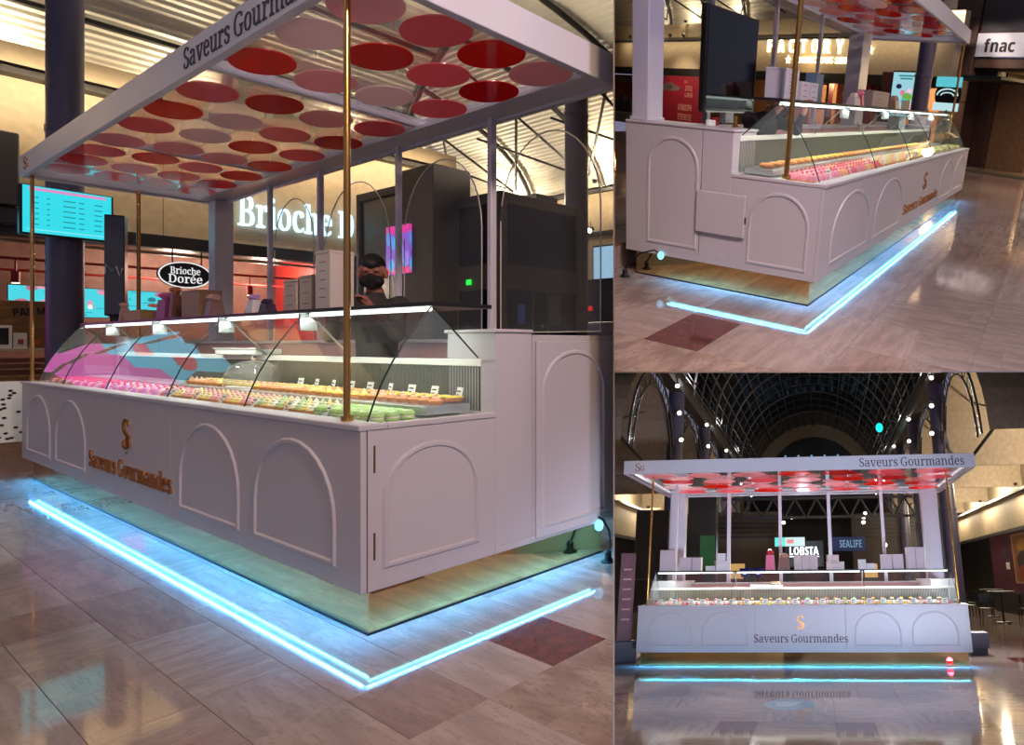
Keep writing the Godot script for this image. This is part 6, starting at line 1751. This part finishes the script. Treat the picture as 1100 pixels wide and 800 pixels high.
	for r in 4:
		for i in 7:
			var x = -3.0 + i * 0.98 + (0.2 if r % 2 else 0.0)
			if absf(x) < 3.35: discs.append([x, -0.25 - r * 0.92, cols[(i * 3 + r * 5) % 16]])
	var k = {"x0": -3.27, "x1": 3.27, "d": 3.4, "ht": 1.55, "v1": 1.1, "split": 1.6, "near": 0, "sx": 1.0, "led": 16.0, "led_e": 26.0, "led_d": 1.5, "bar_z": 0.8, "seams": [0.285, 0.7], "case_glow": 3.2, "case_e": 6.0,
		"canopy": {"x0": -3.64, "x1": 3.64, "z0": -3.92, "z1": 0.37, "y": 3.70, "h": 0.28, "rim": 0.4, "endrim": 0.12, "beams": [-1.15, 1.15], "rx": 0.37, "rz": 0.31, "drop": 0.03, "discs": discs},
		"posts": [[-3.15, -0.25, TOP, "brass", 0.022], [3.15, -0.25, TOP, "brass", 0.022], [-1.9, -3.4, 1.5, "white", 0.045], [-0.57, -3.4, 1.5, "white", 0.04], [0.69, -3.4, 1.5, "white", 0.045], [2.04, -3.4, 1.5, "white", 0.04], [-2.9, -1.6, 1.5, "white", 0.04]]}
	kiosk(k)
	added_lamps()
	for s in [-1, 1]:
		var wc = thing("kiosk_column", "broad white column at the %s back of the frontal kiosk" % ("left" if s < 0 else "right"), "column", Vector3(3.25 * s, 1.5, -3.5))
		box("shaft", lac, wc, Vector3(-0.2, 0, -0.15), Vector3(0.2, 2.25, 0.15), 0.01)
		box("foot", lac, wc, Vector3(-0.23, 0, -0.18), Vector3(0.23, 0.05, 0.18), 0.006)
	var wh = "of the case, lower right view"
	for i in 62:
		var x = -3.0 + i * 0.098
		var c = [["cream white", Color(0.94, 0.9, 0.78)], ["rose pink", Color(0.92, 0.55, 0.62)], ["pistachio green", Color(0.62, 0.78, 0.42)], ["peach orange", Color(0.95, 0.66, 0.38)], ["lemon yellow", Color(0.93, 0.83, 0.35)]][(i / 6 + (i % 3)) % 5]
		if i < 18: c = [["rose pink", Color(0.92, 0.55, 0.62)], ["raspberry red", Color(0.86, 0.3, 0.36)], ["cream white", Color(0.94, 0.9, 0.78)]][i % 3]
		for r in 2: put_pastry(["dome", "tart"][r], c[0], c[1], Vector3(x, TOP - 0.019, -0.3 - r * 0.16), wh, 1.4, ["front row", "second row"][r])
		if i % 2 == 0: put_pastry("eclair", c[0], c[1], Vector3(x, TOP + 0.05, -0.9), wh, 1.4, "step row")
	for i in 20: price_tag(Vector3(-2.85 + i * 0.3 + rng.randf_range(-0.05, 0.05), TOP - 0.018, -0.2), wh, i, -0.1, 1.5)
	var ty = 1.772
	stack_box(-2.9, -0.95, ty, 0.34, 0.44, 0.2, Color(0.76, 0.7, 0.72), "box_b1", "tall pale box at the far left of the frontal case", 0)
	stack_box(-2.5, -0.95, ty, 0.26, 0.28, 0.2, Color(0.76, 0.7, 0.72), "box_b1", "lower pale box right of the tall one, frontal case", 0)
	stack_box(-2.26, -0.95, ty, 0.2, 0.28, 0.2, Color(0.74, 0.68, 0.7), "box_b2", "third pale box from the left on the frontal case", 0)
	stack_box(-1.95, -0.9, ty, 0.2, 0.1, 0.16, Color(0.82, 0.8, 0.8), "box_b3", "low white carton left of the sachets, frontal case", 0)
	stack_box(-1.7, -0.9, ty, 0.3, 0.2, 0.16, Color(0.82, 0.8, 0.8), "box_b3", "white carton with open flap, frontal case", 0, 0.4)
	stack_box(-1.72, -0.9, ty + 0.2, 0.18, 0.16, 0.12, Color(0.82, 0.8, 0.8), "box_b3", "small white carton on top of the open one, frontal case", 0, 0.2)
	gift_bag(-0.65, -0.9, ty, 0.2, 0.42, Color(0.85, 0.42, 0.55), "bag_b1", "pink bag with a red bow on the frontal case", Color(0.75, 0.08, 0.12))
	gift_bag(-0.35, -0.9, ty, 0.26, 0.34, Color(0.45, 0.25, 0.2), "bag_b2", "brown biscuit bag right of the pink bag, frontal case", Color(0.75, 0.55, 0.45))
	for i in 3: stack_box(-0.05 + i * 0.17, -0.95, ty, 0.165, 0.3, 0.2, Color(0.74, 0.66, 0.66), "box_b4", ["left one of three blush boxes in front of the bold white letters", "middle one of three blush boxes in front of the bold white letters", "right one of three blush boxes in front of the bold white letters"][i], 0)
	stack_box(0.75, -0.9, ty, 0.38, 0.16, 0.18, Color(0.8, 0.72, 0.7), "box_b5", "pink-printed low box right of the lettering, frontal case", 2)
	stack_box(0.7, -0.9, ty + 0.16, 0.24, 0.14, 0.14, Color(0.8, 0.72, 0.7), "box_b5", "small pink-printed box on the low one, frontal case", 2, 0.2)
	stack_box(1.32, -0.9, ty, 0.16, 0.2, 0.16, Color(0.82, 0.8, 0.8), "box_b3", "small white carton pair, left one, frontal case", 0)
	stack_box(1.5, -0.9, ty, 0.18, 0.12, 0.16, Color(0.82, 0.8, 0.8), "box_b3", "small white carton pair, right one, frontal case", 0)
	for i in 2: stack_box(1.84 + i * 0.24, -0.95, ty, 0.23, 0.3, 0.2, Color(0.76, 0.7, 0.72), "box_b1", ["pale box left of the tall right-hand box, farther one", "pale box left of the tall right-hand box, nearer one"][i], 0)
	for i in 2: stack_box(2.36 + i * 0.19, -0.95, ty, 0.185, 0.44, 0.2, Color(0.76, 0.7, 0.72), "box_b1", ["tall pale box on the right, left one of two, frontal case", "tall pale box on the right, right one of two, frontal case"][i], 0)
	var tray = thing("white_tray", "white cake tray on the rear rail of the frontal case", "tray", Vector3(-0.75, 1.43, -1.1))
	box("tray", mat("card", Color.WHITE), tray, Vector3(-0.35, 0, -0.1), Vector3(0.35, 0.05, 0.1), 0.006)
	box("cake", mat("box_tan", Color(0.62, 0.5, 0.42), 0.55), tray, Vector3(0.1, 0.05, -0.05), Vector3(0.3, 0.12, 0.05), 0.01)
	# dark television, pink banner and small floor things
	var tv = thing("large_television", "tall black television behind the kiosk's left brass post", "television", Vector3(-3.72, 1.5, -2.6), 0.0)
	box("housing", mat("tv_black", Color(0.025, 0.025, 0.03), 0.3), tv, Vector3(-0.42, 0.1, -0.06), Vector3(0.42, 1.75, 0), 0.01)
	box("screen", mat("tv_glass", Color(0.012, 0.014, 0.02), 0.06), tv, Vector3(-0.39, 0.13, 0), Vector3(0.39, 1.72, 0.004))
	box("stand", steel, tv, Vector3(-0.04, -1.5, -0.08), Vector3(0.04, 0.1, -0.03))
	var bn = thing("banner_stand", "pink upright banner on a grey base left of the frontal kiosk", "banner", Vector3(-3.72, 0, -0.7), 0.45)
	box("banner", noisy("banner_pink", Color(0.4, 0.17, 0.22), Color(0.33, 0.14, 0.2), 0.5), bn, Vector3(-0.17, 0.4, -0.015), Vector3(0.15, 2.15, 0.0), 0.004)
	for i in 6: box("print_line", pale_line(), bn, Vector3(-0.1, 0.8 + i * 0.2, 0.0), Vector3(0.08, 0.83 + i * 0.2, 0.003))
	box("base", mat("base_grey", Color(0.25, 0.23, 0.27), 0.5), bn, Vector3(-0.24, 0, -0.16), Vector3(0.24, 0.4, 0.16), 0.01)
	var gb = thing("grey_box", "small grey box on the floor at the kiosk's right end", "box", Vector3(3.95, 0.12, -2.3))
	box("body", mat("base_grey2", Color(0.36, 0.36, 0.44), 0.5), gb, Vector3(-0.35, 0, -0.2), Vector3(0.12, 0.32, 0.2), 0.01)
	box("foot", mat("base_grey2", Color.WHITE), gb, Vector3(-0.3, -0.12, -0.15), Vector3(0.08, 0, 0.15))
	var rl = thing("red_lamp", "small red indicator lamp on the gold plinth's right end", "lamp", Vector3(2.83, 0.1, -0.06))
	var rlm = MB.new()
	rlm.ball(Vector3(0, 0, 0.0), Vector3(0.06, 0.06, 0.03), 12, 8)
	part(rlm, "lamp_bulb", glow("red_lamp", Color(1.0, 0.04, 0.03), 4.0), rl)
	box("mount", mat("black", Color.BLACK), rl, Vector3(-0.03, -0.03, -0.03), Vector3(0.03, 0.03, -0.005))
	lamp_omni(Vector3(2.83, 0.1, 0.0), Color(1, 0.05, 0.03), 0.06, 0.03, rl)
	var fs = thing("floor_sticker", "round pale blue floor sticker before the frontal kiosk", "sticker", Vector3(-0.04, 0.0, 4.0))
	var fm = MB.new()
	fm.lathe([Vector2(0, 0.0005), Vector2(1, 0.0005), Vector2(1, 0.002), Vector2(0, 0.002)], 32, Transform3D.IDENTITY, 0.35, 0.42)
	part(fm, "film", mat("sticker_blue", Color(0.33, 0.5, 0.66), 0.3), fs)
	var fw = MB.new()
	for i in 3: fw.bx(Vector3(-0.2 + i * 0.02, 0.002, -0.18 + i * 0.13), Vector3(0.16 - i * 0.05, 0.003, -0.12 + i * 0.13))
	part(fw, "print", mat("sticker_white", Color(0.7, 0.8, 0.88), 0.4), fs)

func added_lamps():   # lamps added behind the viewer to light the kiosk, on the lower room's side
	var k = RT.affine_inverse()
	var n = 0
	for w in [Vector3(2.6, -0.35, 4.0), Vector3(4.4, -0.35, 4.6)]:
		spot_lamp(k * w, Vector3([-1.6, 1.8][n], 1.6, 0.0), ["added cool white lamp behind the viewer, left of two", "added cool white lamp behind the viewer, right of two"][n], 150.0, Color(0.84, 0.88, 1.0), 20, 0.3, "added lamps behind the viewer")
		n += 1

func pale_line() -> StandardMaterial3D:
	return mat("pale_print", Color(0.72, 0.5, 0.45), 0.6)

func partitions():
	room = ""
	RT = Transform3D.IDENTITY
	planes = []
	var m = mat("partition", Color(0.5, 0.44, 0.38), 0.8)
	var d0 = 4.2
	var d1 = 64.0
	# upright wall: a slab added along the sight plane to keep room light apart, from below the floors to above the vaults
	var b = MB.new()
	var t = HALF * 0.9
	var nrm = Vector3(1, 0, S1).normalized() * t
	var c = []
	for s in [-1.0, 1.0]:
		for q in [[d0, -0.75], [d1, -0.75], [d1, 0.75], [d0, 0.75]]: c.append(Vector3(S1 * q[0], q[1] * q[0], -q[0]) + nrm * s)
	b.hexa([c[0], c[1], c[2], c[3], c[4], c[5], c[6], c[7]])
	struct(part(b, "wall_added_partition", m, self))
	var e = MB.new()  # level slab, added likewise between the two right-hand rooms
	nrm = Vector3(0, 1, S2).normalized() * t
	c = []
	for s in [-1.0, 1.0]:
		for q in [[d0, 0.0], [d0, 0.5], [d1, 0.5], [d1, 0.0]]: c.append(Vector3(S1 * q[0] + 0.012 + q[1] * q[0], S2 * q[0], -q[0]) + nrm * s)
	e.hexa([c[0], c[1], c[2], c[3], c[4], c[5], c[6], c[7]])
	struct(part(e, "wall_added_partition_level", m, self))

func _ready():
	rng.seed = 77
	var cam = Camera3D.new()
	cam.name = "camera"
	add_child(cam)
	cam.projection = Camera3D.PROJECTION_FRUSTUM
	cam.near = 0.05
	cam.far = 200.0
	cam.size = 0.05 * 800.0 / F
	cam.frustum_offset = Vector2(0.05 * (550.0 - CX) / F, -0.05 * (400.0 - CY) / F)
	cam.current = true
	var we = WorldEnvironment.new()
	we.name = "world"
	var env = Environment.new()
	env.background_mode = Environment.BG_COLOR
	env.background_color = Color(0.46, 0.46, 0.55)
	env.background_energy_multiplier = 1.0
	env.tonemap_mode = Environment.TONE_MAPPER_LINEAR
	env.tonemap_exposure = 1.0
	env.sdfgi_enabled = true; env.ssao_enabled = true; env.ssil_enabled = true
	we.environment = env
	add_child(we)
	serif = SystemFont.new(); serif.font_names = PackedStringArray(["Droid Serif"])
	sans = SystemFont.new(); sans.font_names = PackedStringArray(["Droid Sans"]); sans.font_weight = 700
	mono = SystemFont.new(); mono.font_names = PackedStringArray(["Droid Sans Mono"])
	var tones = [[0.66, 0.59, 0.55], [0.64, 0.57, 0.53], [0.62, 0.54, 0.50], [0.66, 0.59, 0.56], [0.63, 0.56, 0.52], [0.59, 0.50, 0.46], [0.65, 0.57, 0.53]]
	for i in 7:
		var a = Color(tones[i][0], tones[i][1], tones[i][2])
		var ln = i % 3 != 1
		mats["marble%d" % i] = marble(11 + i, a * 1.03, a * 0.9, a * 0.8, 0.35 if ln else 2.0, 2.2 if ln else 0.45)
	mats["red_stone"] = marble(40, Color(0.42, 0.22, 0.18), Color(0.34, 0.16, 0.13), Color(0.28, 0.13, 0.11), 2.0, 2.0)
	mats["marble_far"] = marble(50, Color(0.68, 0.6, 0.54), Color(0.56, 0.47, 0.41), Color(0.48, 0.39, 0.34), 0.5, 1.6)
	mats["marble_far"].vertex_color_use_as_albedo = true
	mat("card", Color(0.93, 0.93, 0.9), 0.6)
	mat("ink", Color(0.15, 0.14, 0.14), 0.7)
	mat("charcoal", Color(0.09, 0.085, 0.09), 0.35)
	mat("black", Color(0.02, 0.02, 0.022), 0.5)
	mat("rubber", Color(0.02, 0.02, 0.02), 0.5)
	mat("kraft", Color(0.5, 0.32, 0.2), 0.6)
	partitions()
	room_left()
	room_upper()
	room_lower()
